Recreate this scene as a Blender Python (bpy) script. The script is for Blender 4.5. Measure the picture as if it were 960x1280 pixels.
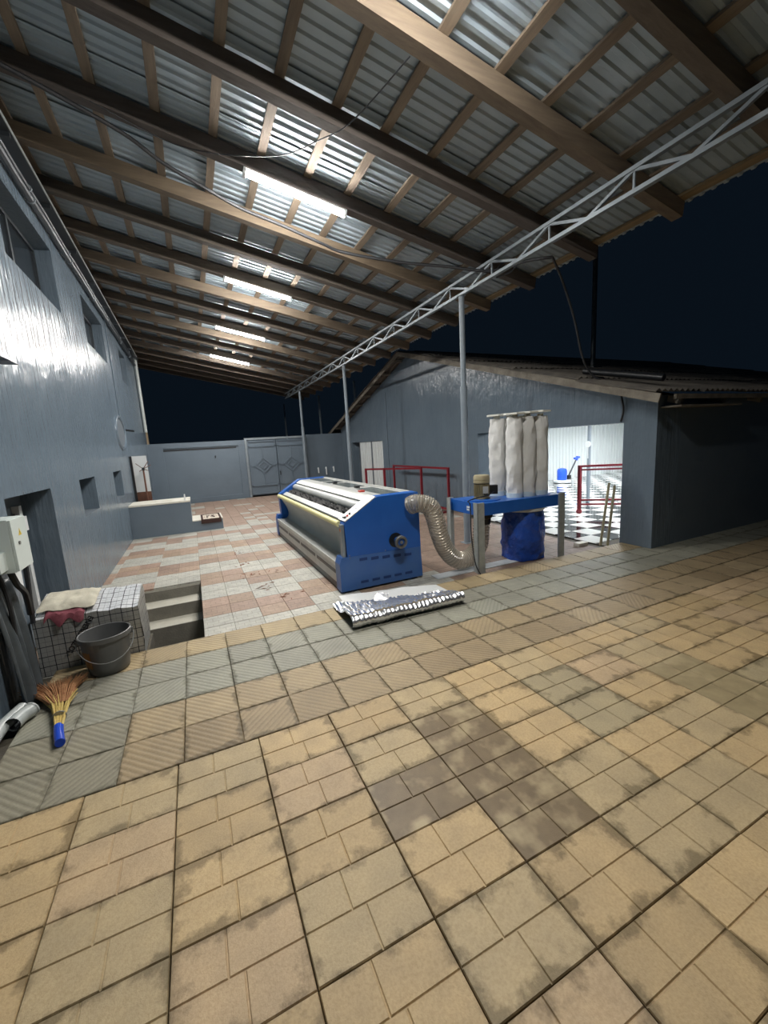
import bpy, math, random
from mathutils import Vector, Matrix, Euler, noise
random.seed(7)
S = bpy.context.scene
COL = S.collection
for o in list(bpy.data.objects):
    bpy.data.objects.remove(o)

# ------------------------------------------------------------------ camera
cam_d = bpy.data.cameras.new('camera')
cam = bpy.data.objects.new('camera', cam_d)
COL.objects.link(cam)
R = [(0.90461968, -0.42230561, -0.05762988),      # image right
     (-0.12128316, -0.12542863, -0.98466139),     # image down
     (0.40859959, 0.89773361, -0.16468376)]       # view direction
m3 = Matrix((R[0], tuple(-a for a in R[1]), tuple(-a for a in R[2]))).transposed()
cam.matrix_world = Matrix.Translation((0, 0, 1.95)) @ m3.to_4x4()
cam_d.sensor_fit = 'HORIZONTAL'
cam_d.sensor_width = 36.0
cam_d.lens = 512.39 / 960 * 36.0
cam_d.clip_start = 0.02
cam_d.clip_end = 200
S.camera = cam

# ------------------------------------------------------------------ world, exposure
w = bpy.data.worlds.new('night_sky')
S.world = w
w.use_nodes = True
bg = w.node_tree.nodes['Background']
bg.inputs[0].default_value = (0.0016, 0.0031, 0.0054, 1)
bg.inputs[1].default_value = 1.0
S.view_settings.view_transform = 'Standard'
S.view_settings.look = 'None'
S.view_settings.gamma = 1.0
S.view_settings.use_curve_mapping = False
S.view_settings.exposure = 0.8
LAMP = 235.0            # radiance of the LED battens under the roof
SHOWROOM = 34.0         # radiance of the ceiling panels in the tiled showroom
S.cycles.max_bounces = 8
S.cycles.diffuse_bounces = 4
S.cycles.transparent_max_bounces = 24
S.cycles.sample_clamp_indirect = 6.0
S.cycles.use_denoising = True
S.cycles.caustics_reflective = False
S.cycles.caustics_refractive = False

# ------------------------------------------------------------------ materials
def nmat(name):
    m = bpy.data.materials.new(name)
    m.use_nodes = True
    nt = m.node_tree
    return m, nt, nt.nodes['Principled BSDF']

def L(nt, a, b):
    nt.links.new(a, b)

def mapping(nt, scale=(1, 1, 1), rot=(0, 0, 0), kind='Object'):
    tc = nt.nodes.new('ShaderNodeTexCoord')
    mp = nt.nodes.new('ShaderNodeMapping')
    mp.inputs['Scale'].default_value = scale
    mp.inputs['Rotation'].default_value = rot
    L(nt, tc.outputs[kind], mp.inputs['Vector'])
    return mp.outputs['Vector']

def noise_tex(nt, vec, scale, detail=4, rough=0.55, fourd=False):
    n = nt.nodes.new('ShaderNodeTexNoise')
    n.inputs['Scale'].default_value = scale
    n.inputs['Detail'].default_value = detail
    n.inputs['Roughness'].default_value = rough
    L(nt, vec, n.inputs['Vector'])
    if fourd:
        n.noise_dimensions = '4D'
        oi = nt.nodes.new('ShaderNodeObjectInfo')
        mu = nt.nodes.new('ShaderNodeMath'); mu.operation = 'MULTIPLY'
        mu.inputs[1].default_value = 37.0
        L(nt, oi.outputs['Random'], mu.inputs[0])
        L(nt, mu.outputs[0], n.inputs['W'])
    return n.outputs['Fac']

def ramp(nt, fac, p0, p1, c0=(0, 0, 0, 1), c1=(1, 1, 1, 1)):
    r = nt.nodes.new('ShaderNodeValToRGB')
    r.color_ramp.elements[0].position = p0
    r.color_ramp.elements[1].position = p1
    r.color_ramp.elements[0].color = c0
    r.color_ramp.elements[1].color = c1
    L(nt, fac, r.inputs['Fac'])
    return r.outputs['Color']

def mix(nt, fac, a, b, mode='MIX'):
    x = nt.nodes.new('ShaderNodeMix')
    x.data_type = 'RGBA'
    x.blend_type = mode
    for sock, val in ((x.inputs['Factor'], fac), (x.inputs['A'], a), (x.inputs['B'], b)):
        if hasattr(val, 'is_output'):
            L(nt, val, sock)
        elif isinstance(val, (int, float)):
            sock.default_value = val
        else:
            sock.default_value = (*val[:3], 1)
    return x.outputs['Result']

def bump(nt, bs, height, strength, dist=0.01):
    b = nt.nodes.new('ShaderNodeBump')
    b.inputs['Strength'].default_value = strength
    b.inputs['Distance'].default_value = dist
    L(nt, height, b.inputs['Height'])
    L(nt, b.outputs['Normal'], bs.inputs['Normal'])

def simple(name, c, rough=0.5, metal=0.0, c2=None, scale=6, bmp=0.0, bscale=40, kind='Object', stretch=(1, 1, 1), lo=0.35, hi=0.65, spec=None, use_obj=False, coat=0):
    """colour (optionally two tones mottled by noise), gloss and a fine bump"""
    m, nt, bs = nmat(name)
    bs.inputs['Roughness'].default_value = rough
    bs.inputs['Metallic'].default_value = metal
    if spec is not None:
        bs.inputs['Specular IOR Level'].default_value = spec
    if coat:
        bs.inputs['Coat Weight'].default_value = coat
    v = mapping(nt, stretch, kind=kind)
    base = c
    if use_obj:
        oi = nt.nodes.new('ShaderNodeObjectInfo')
        base = oi.outputs['Color']
    if c2 is not None:
        f = ramp(nt, noise_tex(nt, v, scale, fourd=use_obj), lo, hi)
        if use_obj:
            colr = mix(nt, f, mix(nt, 1.0, base, c2, 'MULTIPLY'), base)
        else:
            colr = mix(nt, f, base, c2)
        L(nt, colr, bs.inputs['Base Color'])
    elif use_obj:
        L(nt, base, bs.inputs['Base Color'])
    else:
        bs.inputs['Base Color'].default_value = (*c, 1)
    if bmp:
        bump(nt, bs, noise_tex(nt, v, bscale), bmp)
    return m

def math_node(nt, op, a, b=None):
    n = nt.nodes.new('ShaderNodeMath'); n.operation = op
    for i, q in enumerate((a, b)):
        if q is None:
            continue
        if isinstance(q, (int, float)):
            n.inputs[i].default_value = q
        else:
            L(nt, q, n.inputs[i])
    return n.outputs[0]

def edge_dirt(nt, hx, hy, width):
    """0 at the rim of a slab centred on its origin, 1 inside: where moss and grime sit in the joints"""
    tc = nt.nodes.new('ShaderNodeTexCoord')
    sp = nt.nodes.new('ShaderNodeSeparateXYZ')
    L(nt, tc.outputs['Object'], sp.inputs[0])
    dx = math_node(nt, 'SUBTRACT', hx, math_node(nt, 'ABSOLUTE', sp.outputs[0]))
    dy = math_node(nt, 'SUBTRACT', hy, math_node(nt, 'ABSOLUTE', sp.outputs[1]))
    return math_node(nt, 'DIVIDE', math_node(nt, 'MINIMUM', dx, dy), width)

def paver_material(name, hx, hy, width, ribs=False):
    m, nt, bs = nmat(name)
    v = mapping(nt)
    oi = nt.nodes.new('ShaderNodeObjectInfo')
    base = oi.outputs['Color']
    cloud = ramp(nt, noise_tex(nt, v, 5, 3, fourd=True), 0.35, 0.7)
    c = mix(nt, cloud, mix(nt, 1.0, base, (0.82, 0.83, 0.86), 'MULTIPLY'), base)
    fine = ramp(nt, noise_tex(nt, v, 90, 3, fourd=True), 0.35, 0.6)
    c = mix(nt, fine, mix(nt, 1.0, c, (0.86, 0.84, 0.80), 'MULTIPLY'), c)
    n1 = noise_tex(nt, v, 7, 5, 0.65, fourd=True)
    d = edge_dirt(nt, hx, hy, width)
    f = math_node(nt, 'SUBTRACT', math_node(nt, 'ADD', d, math_node(nt, 'MULTIPLY', n1, 3.4)), math_node(nt, 'ADD', 1.36, math_node(nt, 'MULTIPLY', oi.outputs['Random'], 0.42)))
    f = ramp(nt, f, 0.0, 0.45)
    c = mix(nt, f, mix(nt, 1.0, c, (0.50, 0.49, 0.45), 'MULTIPLY'), c)
    L(nt, c, bs.inputs['Base Color'])
    bs.inputs['Roughness'].default_value = 0.62
    if ribs:
        wv = nt.nodes.new('ShaderNodeTexWave')
        wv.bands_direction = 'DIAGONAL'
        wv.inputs['Scale'].default_value = 11
        wv.inputs['Distortion'].default_value = 0.4
        L(nt, v, wv.inputs['Vector'])
        rib = wv.outputs['Fac']
        c2 = mix(nt, ramp(nt, rib, 0.15, 0.5), mix(nt, 1.0, c, (0.84, 0.83, 0.82), 'MULTIPLY'), c)
        L(nt, c2, bs.inputs['Base Color'])
        bump(nt, bs, rib, 0.45, 0.005)
    else:
        bump(nt, bs, noise_tex(nt, v, 160, 3), 0.35, 0.004)
    return m

def wall_paint(name, c, c2):
    m, nt, bs = nmat(name)
    v = mapping(nt)
    f = ramp(nt, noise_tex(nt, v, 1.1, 5), 0.3, 0.7)
    L(nt, mix(nt, f, c, c2), bs.inputs['Base Color'])
    bs.inputs['Roughness'].default_value = 0.23
    bs.inputs['Specular IOR Level'].default_value = 0.5
    vs = mapping(nt, (9, 9, 1.1))
    n1 = noise_tex(nt, vs, 1.5, 4, 0.55)
    n2 = noise_tex(nt, v, 2.2, 3)
    bump(nt, bs, math_node(nt, 'ADD', n1, math_node(nt, 'MULTIPLY', n2, 1.6)), 0.55, 0.03)
    return m

def wood(name, c, c2, axis=0):
    m, nt, bs = nmat(name)
    st = [14, 14, 14]; st[axis] = 1.2
    v = mapping(nt, tuple(st))
    oi = nt.nodes.new('ShaderNodeObjectInfo')
    f = ramp(nt, noise_tex(nt, v, 1.6, 5, 0.65, fourd=True), 0.3, 0.7)
    g = mix(nt, f, c, c2)
    L(nt, mix(nt, 1.0, g, oi.outputs['Color'], 'MULTIPLY'), bs.inputs['Base Color'])
    bs.inputs['Roughness'].default_value = 0.75
    bump(nt, bs, noise_tex(nt, v, 5, 4), 0.4, 0.006)
    return m

def emitter(name, c, s):
    m, nt, bs = nmat(name)
    bs.inputs['Base Color'].default_value = (0.9, 0.9, 0.9, 1)
    bs.inputs['Emission Color'].default_value = (*c, 1)
    bs.inputs['Emission Strength'].default_value = s
    return m

M = {}
M['paver'] = paver_material('moulded_concrete_paver', 0.247, 0.184, 0.10)
def wet_paver():
    m, nt, bs = nmat('stained_concrete_paver')
    v = mapping(nt)
    oi = nt.nodes.new('ShaderNodeObjectInfo')
    n = ramp(nt, noise_tex(nt, v, 5.5, 3, 0.5, fourd=True), 0.50, 0.68)
    n2 = ramp(nt, noise_tex(nt, v, 9, 5, 0.6, fourd=True), 0.35, 0.7)
    c = mix(nt, n2, mix(nt, 1.0, oi.outputs['Color'], (0.75, 0.74, 0.73), 'MULTIPLY'), oi.outputs['Color'])
    c = mix(nt, n, c, (0.40, 0.315, 0.18))
    L(nt, c, bs.inputs['Base Color'])
    bs.inputs['Roughness'].default_value = 0.5
    bump(nt, bs, noise_tex(nt, v, 160, 3), 0.3, 0.004)
    return m
M['paver_wet'] = wet_paver()
M['ribbed'] = paver_material('ribbed_concrete_slab', 0.187, 0.188, 0.07, True)
M['bed'] = simple('mortar_bed', (0.10, 0.088, 0.062), 0.9, c2=(0.07, 0.062, 0.05), scale=9, bmp=0.4)
M['paint'] = wall_paint('grey_gloss_wall_paint', (0.128, 0.168, 0.208), (0.146, 0.188, 0.23))
M['paint_flat'] = simple('grey_wall_paint', (0.124, 0.160, 0.198), 0.34, c2=(0.138, 0.177, 0.216), scale=1.4, bmp=0.25, bscale=9)
M['recess'] = simple('dark_grey_recess', (0.10, 0.122, 0.145), 0.6, c2=(0.115, 0.138, 0.162), scale=3)  # darker, rougher grey than the walls
M['wood'] = wood('weathered_rafter_timber', (0.19, 0.163, 0.138), (0.31, 0.27, 0.225), 0)
M['wood_y'] = wood('weathered_batten_timber', (0.21, 0.172, 0.138), (0.35, 0.292, 0.232), 1)
M['wood_z'] = wood('rough_timber', (0.26, 0.19, 0.12), (0.40, 0.30, 0.19), 2)
M['sheet'] = simple('galvanised_roof_sheet', (0.33, 0.40, 0.45), 0.42, 0.2, c2=(0.39, 0.46, 0.51), scale=2.2)
M['steel'] = simple('grey_painted_steel', (0.21, 0.245, 0.27), 0.4, 0.3, c2=(0.27, 0.305, 0.33), scale=5)
M['postm'] = simple('grey_post_paint', (0.20, 0.24, 0.275), 0.4, c2=(0.235, 0.275, 0.31), scale=4)
M['galv'] = simple('galvanised_leg_steel', (0.40, 0.43, 0.42), 0.42, 0.35, c2=(0.48, 0.51, 0.50), scale=18)
M['darksteel'] = simple('dark_conduit', (0.045, 0.055, 0.065), 0.4, 0.3, c2=(0.08, 0.09, 0.10), scale=9)
M['tray'] = simple('dull_grey_tray', (0.07, 0.08, 0.09), 0.4, 0.5)
M['black'] = simple('black_plastic', (0.012, 0.013, 0.015), 0.4)
M['rubber'] = simple('black_cable_rubber', (0.016, 0.017, 0.02), 0.5)
M['white'] = simple('white_paint', (0.72, 0.74, 0.74), 0.4)
M['offwhite'] = simple('off_white_sheet_metal', (0.62, 0.63, 0.60), 0.35, c2=(0.54, 0.55, 0.52), scale=5)
M['blue'] = simple('blue_machine_paint', (0.012, 0.098, 0.40), 0.32, c2=(0.016, 0.112, 0.44), scale=3)
M['blue_lit'] = simple('lit_blue_machine_paint', (0.040, 0.125, 0.37), 0.4, c2=(0.055, 0.14, 0.36), scale=3)  # paler blue carries the light falling on the near lower panel
M['vent'] = simple('shadowed_vent_slot', (0.012, 0.045, 0.17), 0.6)
M['grey_lt'] = simple('light_grey_sheet_metal', (0.42, 0.43, 0.42), 0.4, 0.1, c2=(0.48, 0.49, 0.475), scale=4)
M['belt'] = simple('grey_tarpaulin_belt', (0.34, 0.37, 0.36), 0.5, c2=(0.39, 0.42, 0.405), scale=3)
M['brush'] = simple('dark_brush_bristle', (0.022, 0.022, 0.024), 0.85, c2=(0.12, 0.118, 0.11), scale=60, lo=0.45, hi=0.7, bmp=1.0, bscale=80)
M['yellow'] = simple('pale_yellow_roller', (0.74, 0.68, 0.33), 0.4)
M['orange'] = simple('orange_signal_lens', (0.75, 0.20, 0.02), 0.25)
M['redplastic'] = simple('red_plastic', (0.62, 0.08, 0.06), 0.35)
M['hubm'] = simple('grey_machined_hub', (0.22, 0.22, 0.21), 0.4, 0.5, c2=(0.14, 0.14, 0.13), scale=14)
M['smoked'] = simple('dusty_inspection_glass', (0.10, 0.12, 0.12), 0.15, c2=(0.19, 0.21, 0.20), scale=6)
M['darkglass'] = simple('dark_window_glass', (0.02, 0.025, 0.03), 0.12)
M['bag'] = simple('white_filter_cloth', (0.66, 0.66, 0.64), 0.85, c2=(0.74, 0.74, 0.72), scale=5, bmp=1.0, bscale=13, lo=0.3, hi=0.7)
M['cuff'] = simple('pale_blue_filter_cuff', (0.55, 0.66, 0.72), 0.7)
M['plate'] = simple('cream_filter_cap_board', (0.78, 0.78, 0.71), 0.6)
M['motor'] = simple('olive_motor_casting', (0.20, 0.165, 0.085), 0.5, c2=(0.24, 0.20, 0.11), scale=9)
M['cowl'] = simple('tan_motor_cowl', (0.36, 0.31, 0.19), 0.45)
M['red'] = simple('dark_red_gloss_paint', (0.20, 0.012, 0.022), 0.35)
M['slate'] = simple('weathered_fibre_cement_sheet', (0.13, 0.115, 0.095), 0.85, c2=(0.075, 0.068, 0.06), scale=3.5, bmp=0.5, bscale=20)
M['soffit'] = simple('weathered_eave_board', (0.22, 0.20, 0.16), 0.8, c2=(0.14, 0.12, 0.095), scale=5, bmp=0.4)
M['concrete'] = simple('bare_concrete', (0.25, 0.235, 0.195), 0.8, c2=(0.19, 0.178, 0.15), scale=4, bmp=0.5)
M['tread'] = simple('pale_concrete_tread', (0.50, 0.475, 0.40), 0.8, c2=(0.42, 0.40, 0.335), scale=5, bmp=0.3)  # paler than the concrete of the risers
M['capstone'] = simple('pale_step_capping', (0.66, 0.64, 0.56), 0.6, c2=(0.50, 0.46, 0.38), scale=4, lo=0.5, hi=0.75)
M['cream'] = simple('cream_plastic_door', (0.70, 0.72, 0.72), 0.4)
M['brownboard'] = simple('red_brown_board', (0.16, 0.065, 0.035), 0.5, c2=(0.11, 0.045, 0.028), scale=6)
M['pvc'] = simple('grey_pvc_pipe', (0.42, 0.45, 0.44), 0.32)
M['bucket'] = simple('grey_plastic_bucket', (0.105, 0.108, 0.108), 0.42, c2=(0.12, 0.122, 0.12), scale=6)
M['wire'] = simple('zinc_wire', (0.30, 0.31, 0.31), 0.35, 0.8)
M['orangestain'] = simple('brown_stain', (0.26, 0.13, 0.04), 0.6)
M['straw'] = simple('yellow_broom_straw', (0.62, 0.47, 0.16), 0.7, c2=(0.48, 0.34, 0.10), scale=40)
M['straw2'] = simple('red_brown_broom_bristle', (0.30, 0.13, 0.055), 0.8, c2=(0.38, 0.20, 0.09), scale=30)
M['bluetape'] = simple('blue_handle_tape', (0.01, 0.06, 0.50), 0.25)
M['tarp'] = simple('charcoal_plastic_sheet', (0.05, 0.06, 0.068), 0.35, c2=(0.085, 0.10, 0.11), scale=5, bmp=0.6, bscale=7)
M['cloth_b'] = simple('beige_cloth', (0.60, 0.56, 0.45), 0.9, c2=(0.48, 0.45, 0.36), scale=9, bmp=0.8, bscale=14)
M['cloth_m'] = simple('maroon_cloth', (0.16, 0.035, 0.05), 0.9, c2=(0.25, 0.07, 0.09), scale=12, bmp=0.7, bscale=16)
M['foam'] = simple('white_foam_underside', (0.66, 0.67, 0.66), 0.7)
M['bamboo'] = simple('yellowish_pole', (0.42, 0.38, 0.24), 0.6, c2=(0.34, 0.31, 0.2), scale=8)
M['blueplastic'] = simple('bright_blue_plastic', (0.02, 0.10, 0.62), 0.3)
M['leaf'] = simple('dry_leaf', (0.20, 0.07, 0.035), 0.8)
M['yellowsign'] = simple('yellow_warning_print', (0.75, 0.55, 0.05), 0.4)
M['ink'] = simple('black_print', (0.01, 0.01, 0.012), 0.5)
M['galvdoor'] = simple('white_profiled_sheet', (0.66, 0.70, 0.70), 0.45)
M['ebox'] = simple('pale_grey_enclosure', (0.60, 0.66, 0.63), 0.38)
M['led'] = emitter('led_diffuser', (1.0, 0.975, 0.93), LAMP)
M['led_spill'] = emitter('led_spill_glow', (1.0, 0.975, 0.93), LAMP * 0.06)  # weak glow added for sideways spill onto the roof sheets
M['panel'] = emitter('showroom_light_panel', (0.95, 0.98, 1.0), SHOWROOM)
M['tile_w'] = simple('white_gloss_tile', (0.74, 0.75, 0.73), 0.08)
M['tile_k'] = simple('black_gloss_tile', (0.018, 0.02, 0.022), 0.08)
M['rail_w'] = simple('pale_concrete_strip', (0.52, 0.55, 0.57), 0.7, c2=(0.44, 0.47, 0.49), scale=8)

# checker paving tile: colour per object, moulded brick pattern as fine relief
def yard_tile():
    m, nt, bs = nmat('moulded_yard_tile')
    oi = nt.nodes.new('ShaderNodeObjectInfo')
    v = mapping(nt)
    br = nt.nodes.new('ShaderNodeTexBrick')
    br.inputs['Scale'].default_value = 1.0
    br.inputs['Brick Width'].default_value = 0.128
    br.inputs['Row Height'].default_value = 0.082
    br.inputs['Mortar Size'].default_value = 0.005
    br.inputs['Color1'].default_value = (1, 1, 1, 1)
    br.inputs['Color2'].default_value = (0.93, 0.93, 0.93, 1)
    br.inputs['Mortar'].default_value = (0.74, 0.74, 0.72, 1)
    L(nt, v, br.inputs['Vector'])
    n = ramp(nt, noise_tex(nt, v, 7, 5, 0.6, fourd=True), 0.32, 0.68)
    base = mix(nt, n, mix(nt, 1.0, oi.outputs['Color'], (0.70, 0.70, 0.71), 'MULTIPLY'), oi.outputs['Color'])
    L(nt, mix(nt, 1.0, base, br.outputs['Color'], 'MULTIPLY'), bs.inputs['Base Color'])
    bs.inputs['Roughness'].default_value = 0.6
    bump(nt, bs, br.outputs['Color'], 0.3, 0.004)
    return m
M['yard'] = yard_tile()
def yard_far(name, c, c2):
    return simple(name, c, 0.65, c2=c2, scale=5, bmp=0.3)
M['yard_w'] = yard_far('pale_yard_tile', (0.43, 0.415, 0.365), (0.36, 0.35, 0.31))
M['yard_p'] = yard_far('pink_yard_tile', (0.345, 0.245, 0.19), (0.28, 0.20, 0.155))

# foil with printed grid
def foil(name, grid=True, base=(0.72, 0.74, 0.78), rough=0.24, pitch=0.098, metal=0.85):
    m, nt, bs = nmat(name)
    bs.inputs['Metallic'].default_value = metal
    bs.inputs['Roughness'].default_value = rough
    v = mapping(nt, kind='Object')
    if grid:
        tc = nt.nodes.new('ShaderNodeTexCoord')
        sp = nt.nodes.new('ShaderNodeSeparateXYZ')
        L(nt, tc.outputs['UV'], sp.inputs[0])
        def line(s, per, wd):
            f = math_node(nt, 'FRACT', math_node(nt, 'DIVIDE', s, per))
            return math_node(nt, 'LESS_THAN', f, wd / per)
        a = math_node(nt, 'MAXIMUM', line(sp.outputs[0], pitch, 0.007), line(sp.outputs[1], pitch, 0.007))
        b = math_node(nt, 'MAXIMUM', line(sp.outputs[0], pitch / 2, 0.003), line(sp.outputs[1], pitch / 2, 0.003))
        k = math_node(nt, 'MAXIMUM', a, math_node(nt, 'MULTIPLY', b, 0.55))
        L(nt, mix(nt, k, base, (0.03, 0.032, 0.04)), bs.inputs['Base Color'])
    else:
        bs.inputs['Base Color'].default_value = (*base, 1)
    bump(nt, bs, noise_tex(nt, v, 16, 4), 0.5, 0.012)
    return m
M['foilgrid'] = foil('gridded_foil_lit', True, (0.86, 0.87, 0.89), 0.36, metal=0.5)  # pale copy: strong light from above painted into the bale's top
M['foilside'] = foil('gridded_foil_shaded', True, (0.42, 0.42, 0.40), 0.42, metal=0.4)  # darker copy of the same foil, shade painted into the bale's sides
M['foil'] = foil('plain_foil', False, (0.82, 0.83, 0.85), 0.27, metal=0.85)

# transparent hose with metal spiral
def hose_mat():
    m, nt, bs = nmat('clear_smoky_hose_film')
    bs.inputs['Base Color'].default_value = (0.50, 0.46, 0.38, 1)
    bs.inputs['Roughness'].default_value = 0.16
    bs.inputs['Alpha'].default_value = 0.52
    return m
M['hose'] = hose_mat()
M['clearfoil'] = simple('brass_spring_wire', (0.40, 0.36, 0.29), 0.3, 0.7)

def bluebag():
    m, nt, bs = nmat('blue_polythene_bag')
    v = mapping(nt)
    f = ramp(nt, noise_tex(nt, v, 5, 5), 0.3, 0.7)
    L(nt, mix(nt, f, (0.012, 0.055, 0.32), (0.022, 0.095, 0.48)), bs.inputs['Base Color'])
    bs.inputs['Roughness'].default_value = 0.22
    bump(nt, bs, noise_tex(nt, v, 11, 5), 0.9, 0.04)
    return m
M['bluebag'] = bluebag()

def rug():
    m, nt, bs = nmat('rug_print')
    tc = nt.nodes.new('ShaderNodeTexCoord')
    sp = nt.nodes.new('ShaderNodeSeparateXYZ')
    L(nt, tc.outputs['UV'], sp.inputs[0])
    d = math_node(nt, 'MINIMUM', math_node(nt, 'MINIMUM', sp.outputs[0], math_node(nt, 'SUBTRACT', 1.0, sp.outputs[0])),
                  math_node(nt, 'MINIMUM', sp.outputs[1], math_node(nt, 'SUBTRACT', 1.0, sp.outputs[1])))
    border = math_node(nt, 'LESS_THAN', d, 0.11)
    band = math_node(nt, 'MULTIPLY', math_node(nt, 'LESS_THAN', d, 0.24), math_node(nt, 'GREATER_THAN', d, 0.15))
    vo = nt.nodes.new('ShaderNodeTexVoronoi'); vo.inputs['Scale'].default_value = 14
    L(nt, tc.outputs['UV'], vo.inputs['Vector'])
    dots = math_node(nt, 'MULTIPLY', band, math_node(nt, 'LESS_THAN', vo.outputs['Distance'], 0.4))
    n = noise_tex(nt, tc.outputs['UV'], 5.5, 3)
    med = math_node(nt, 'MULTIPLY', math_node(nt, 'GREATER_THAN', d, 0.28), math_node(nt, 'GREATER_THAN', n, 0.47))
    k = math_node(nt, 'MAXIMUM', border, math_node(nt, 'MAXIMUM', dots, med))
    L(nt, mix(nt, k, (0.62, 0.55, 0.46), (0.05, 0.025, 0.02)), bs.inputs['Base Color'])
    bs.inputs['Roughness'].default_value = 0.9
    return m
M['rug'] = rug()

# ------------------------------------------------------------------ mesh builder
class MB:
    def __init__(self):
        self.v = []; self.f = []; self.mi = []; self.mats = []; self.uv = {}
    def mat(self, key):
        if key not in self.mats:
            self.mats.append(key)
        return self.mats.index(key)
    def add(self, vs, fs, key=None, T=None):
        b = len(self.v)
        for p in vs:
            p = Vector(p)
            self.v.append(tuple(T @ p) if T is not None else tuple(p))
        i = self.mat(key) if key else 0
        for f in fs:
            self.f.append(tuple(b + q for q in f)); self.mi.append(i)
        return self
    def box(self, x0, x1, y0, y1, z0, z1, key=None, T=None):
        vs = [(x0, y0, z0), (x1, y0, z0), (x1, y1, z0), (x0, y1, z0), (x0, y0, z1), (x1, y0, z1), (x1, y1, z1), (x0, y1, z1)]
        fs = [(0, 3, 2, 1), (4, 5, 6, 7), (0, 1, 5, 4), (1, 2, 6, 5), (2, 3, 7, 6), (3, 0, 4, 7)]
        return self.add(vs, fs, key, T)
    def bar(self, a, b, w, h, key=None, up=(0, 0, 1)):
        """box beam from a to b, width w sideways, h along up; centred on the axis"""
        a = Vector(a); b = Vector(b); d = (b - a); l = d.length; d.normalize()
        u = Vector(up); s = d.cross(u)
        if s.length < 1e-4:
            s = d.cross(Vector((0, 1, 0)))
        s.normalize(); u = s.cross(d)
        vs = []
        for t in (a, b):
            for i, j in ((-1, -1), (1, -1), (1, 1), (-1, 1)):
                vs.append(t + s * (i * w / 2) + u * (j * h / 2))
        fs = [(0, 1, 2, 3), (7, 6, 5, 4), (0, 4, 5, 1), (1, 5, 6, 2), (2, 6, 7, 3), (3, 7, 4, 0)]
        return self.add(vs, fs, key)
    def tube(self, pts, r, n=10, key=None, cap=True, closed=False):
        pts = [Vector(p) for p in pts]
        rs = r if hasattr(r, '__len__') else [r] * len(pts)
        vs = []; fs = []
        up = None
        for i, p in enumerate(pts):
            if closed:
                d = pts[(i + 1) % len(pts)] - pts[i - 1]
            else:
                d = pts[min(i + 1, len(pts) - 1)] - pts[max(i - 1, 0)]
            d.normalize()
            if up is None:
                up = Vector((0, 0, 1)) if abs(d.z) < 0.9 else Vector((0, 1, 0))
            s = d.cross(up); s.normalize(); up = s.cross(d); up.normalize()
            for k in range(n):
                a = 2 * math.pi * k / n
                vs.append(p + (s * math.cos(a) + up * math.sin(a)) * rs[i])
        m = len(pts)
        for i in range(m if closed else m - 1):
            j = (i + 1) % m
            for k in range(n):
                q = (k + 1) % n
                fs.append((i * n + k, i * n + q, j * n + q, j * n + k))
        if cap and not closed:
            fs.append(tuple(range(n))[::-1]); fs.append(tuple((m - 1) * n + k for k in range(n)))
        return self.add(vs, fs, key)
    def lathe(self, prof, n=24, key=None, at=(0, 0, 0), T=None, cap=False):
        vs = []; fs = []
        for r, z in prof:
            for k in range(n):
                a = 2 * math.pi * k / n
                vs.append((at[0] + r * math.cos(a), at[1] + r * math.sin(a), at[2] + z))
        for i in range(len(prof) - 1):
            for k in range(n):
                q = (k + 1) % n
                fs.append((i * n + k, i * n + q, (i + 1) * n + q, (i + 1) * n + k))
        if cap:
            fs.append(tuple(range(n))[::-1]); fs.append(tuple((len(prof) - 1) * n + k for k in range(n)))
        return self.add(vs, fs, key, T)
    def prism(self, poly, axis, a, b, key=None):
        """polygon in the two other axes, extruded along axis from a to b"""
        def P(u, v, t):
            return {'x': (t, u, v), 'y': (u, t, v), 'z': (u, v, t)}[axis]
        n = len(poly)
        vs = [P(u, v, a) for u, v in poly] + [P(u, v, b) for u, v in poly]
        fs = [tuple(range(n)), tuple(range(2 * n - 1, n - 1, -1))]
        for i in range(n):
            j = (i + 1) % n
            fs.append((i, i + n, j + n, j))
        return self.add(vs, fs, key)
    def mesh(self, name, smooth=False):
        me = bpy.data.meshes.new(name)
        me.from_pydata([tuple(p) for p in self.v], [], self.f)
        for k in self.mats:
            me.materials.append(M[k])
        if len(self.mats) > 1:
            me.polygons.foreach_set('material_index', self.mi)
        fix_normals(me)
        if smooth:
            me.polygons.foreach_set('use_smooth', [True] * len(me.polygons))
            try:
                me.set_sharp_from_angle(angle=math.radians(35))
            except Exception:
                pass
        me.update()
        return me

def fix_normals(me):
    import bmesh
    bm = bmesh.new(); bm.from_mesh(me)
    bmesh.ops.recalc_face_normals(bm, faces=bm.faces)
    bm.to_mesh(me); bm.free()

def put(name, me, parent=None, loc=None, rot=None, **props):
    o = bpy.data.objects.new(name, me)
    COL.objects.link(o)
    if parent is not None:
        o.parent = parent
    if loc is not None:
        o.location = loc
    if rot is not None:
        o.rotation_euler = rot
    for k, v in props.items():
        o[k] = v
    return o

def part(name, mb, parent, smooth=False, **props):
    """a part whose mesh is given in WORLD coordinates; re-based on its parent"""
    off = Vector((0, 0, 0)); p = parent
    while p is not None:
        off += p.location; p = p.parent
    mb.v = [tuple(Vector(q) - off) for q in mb.v]
    return put(name, mb.mesh(name, smooth), parent, **props)

def thing(name, label, cat, loc=(0, 0, 0), group=None):
    o = put(name, None, loc=loc, label=label, category=cat)
    o.empty_display_size = 0.1
    if group:
        o['group'] = group
    return o

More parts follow.
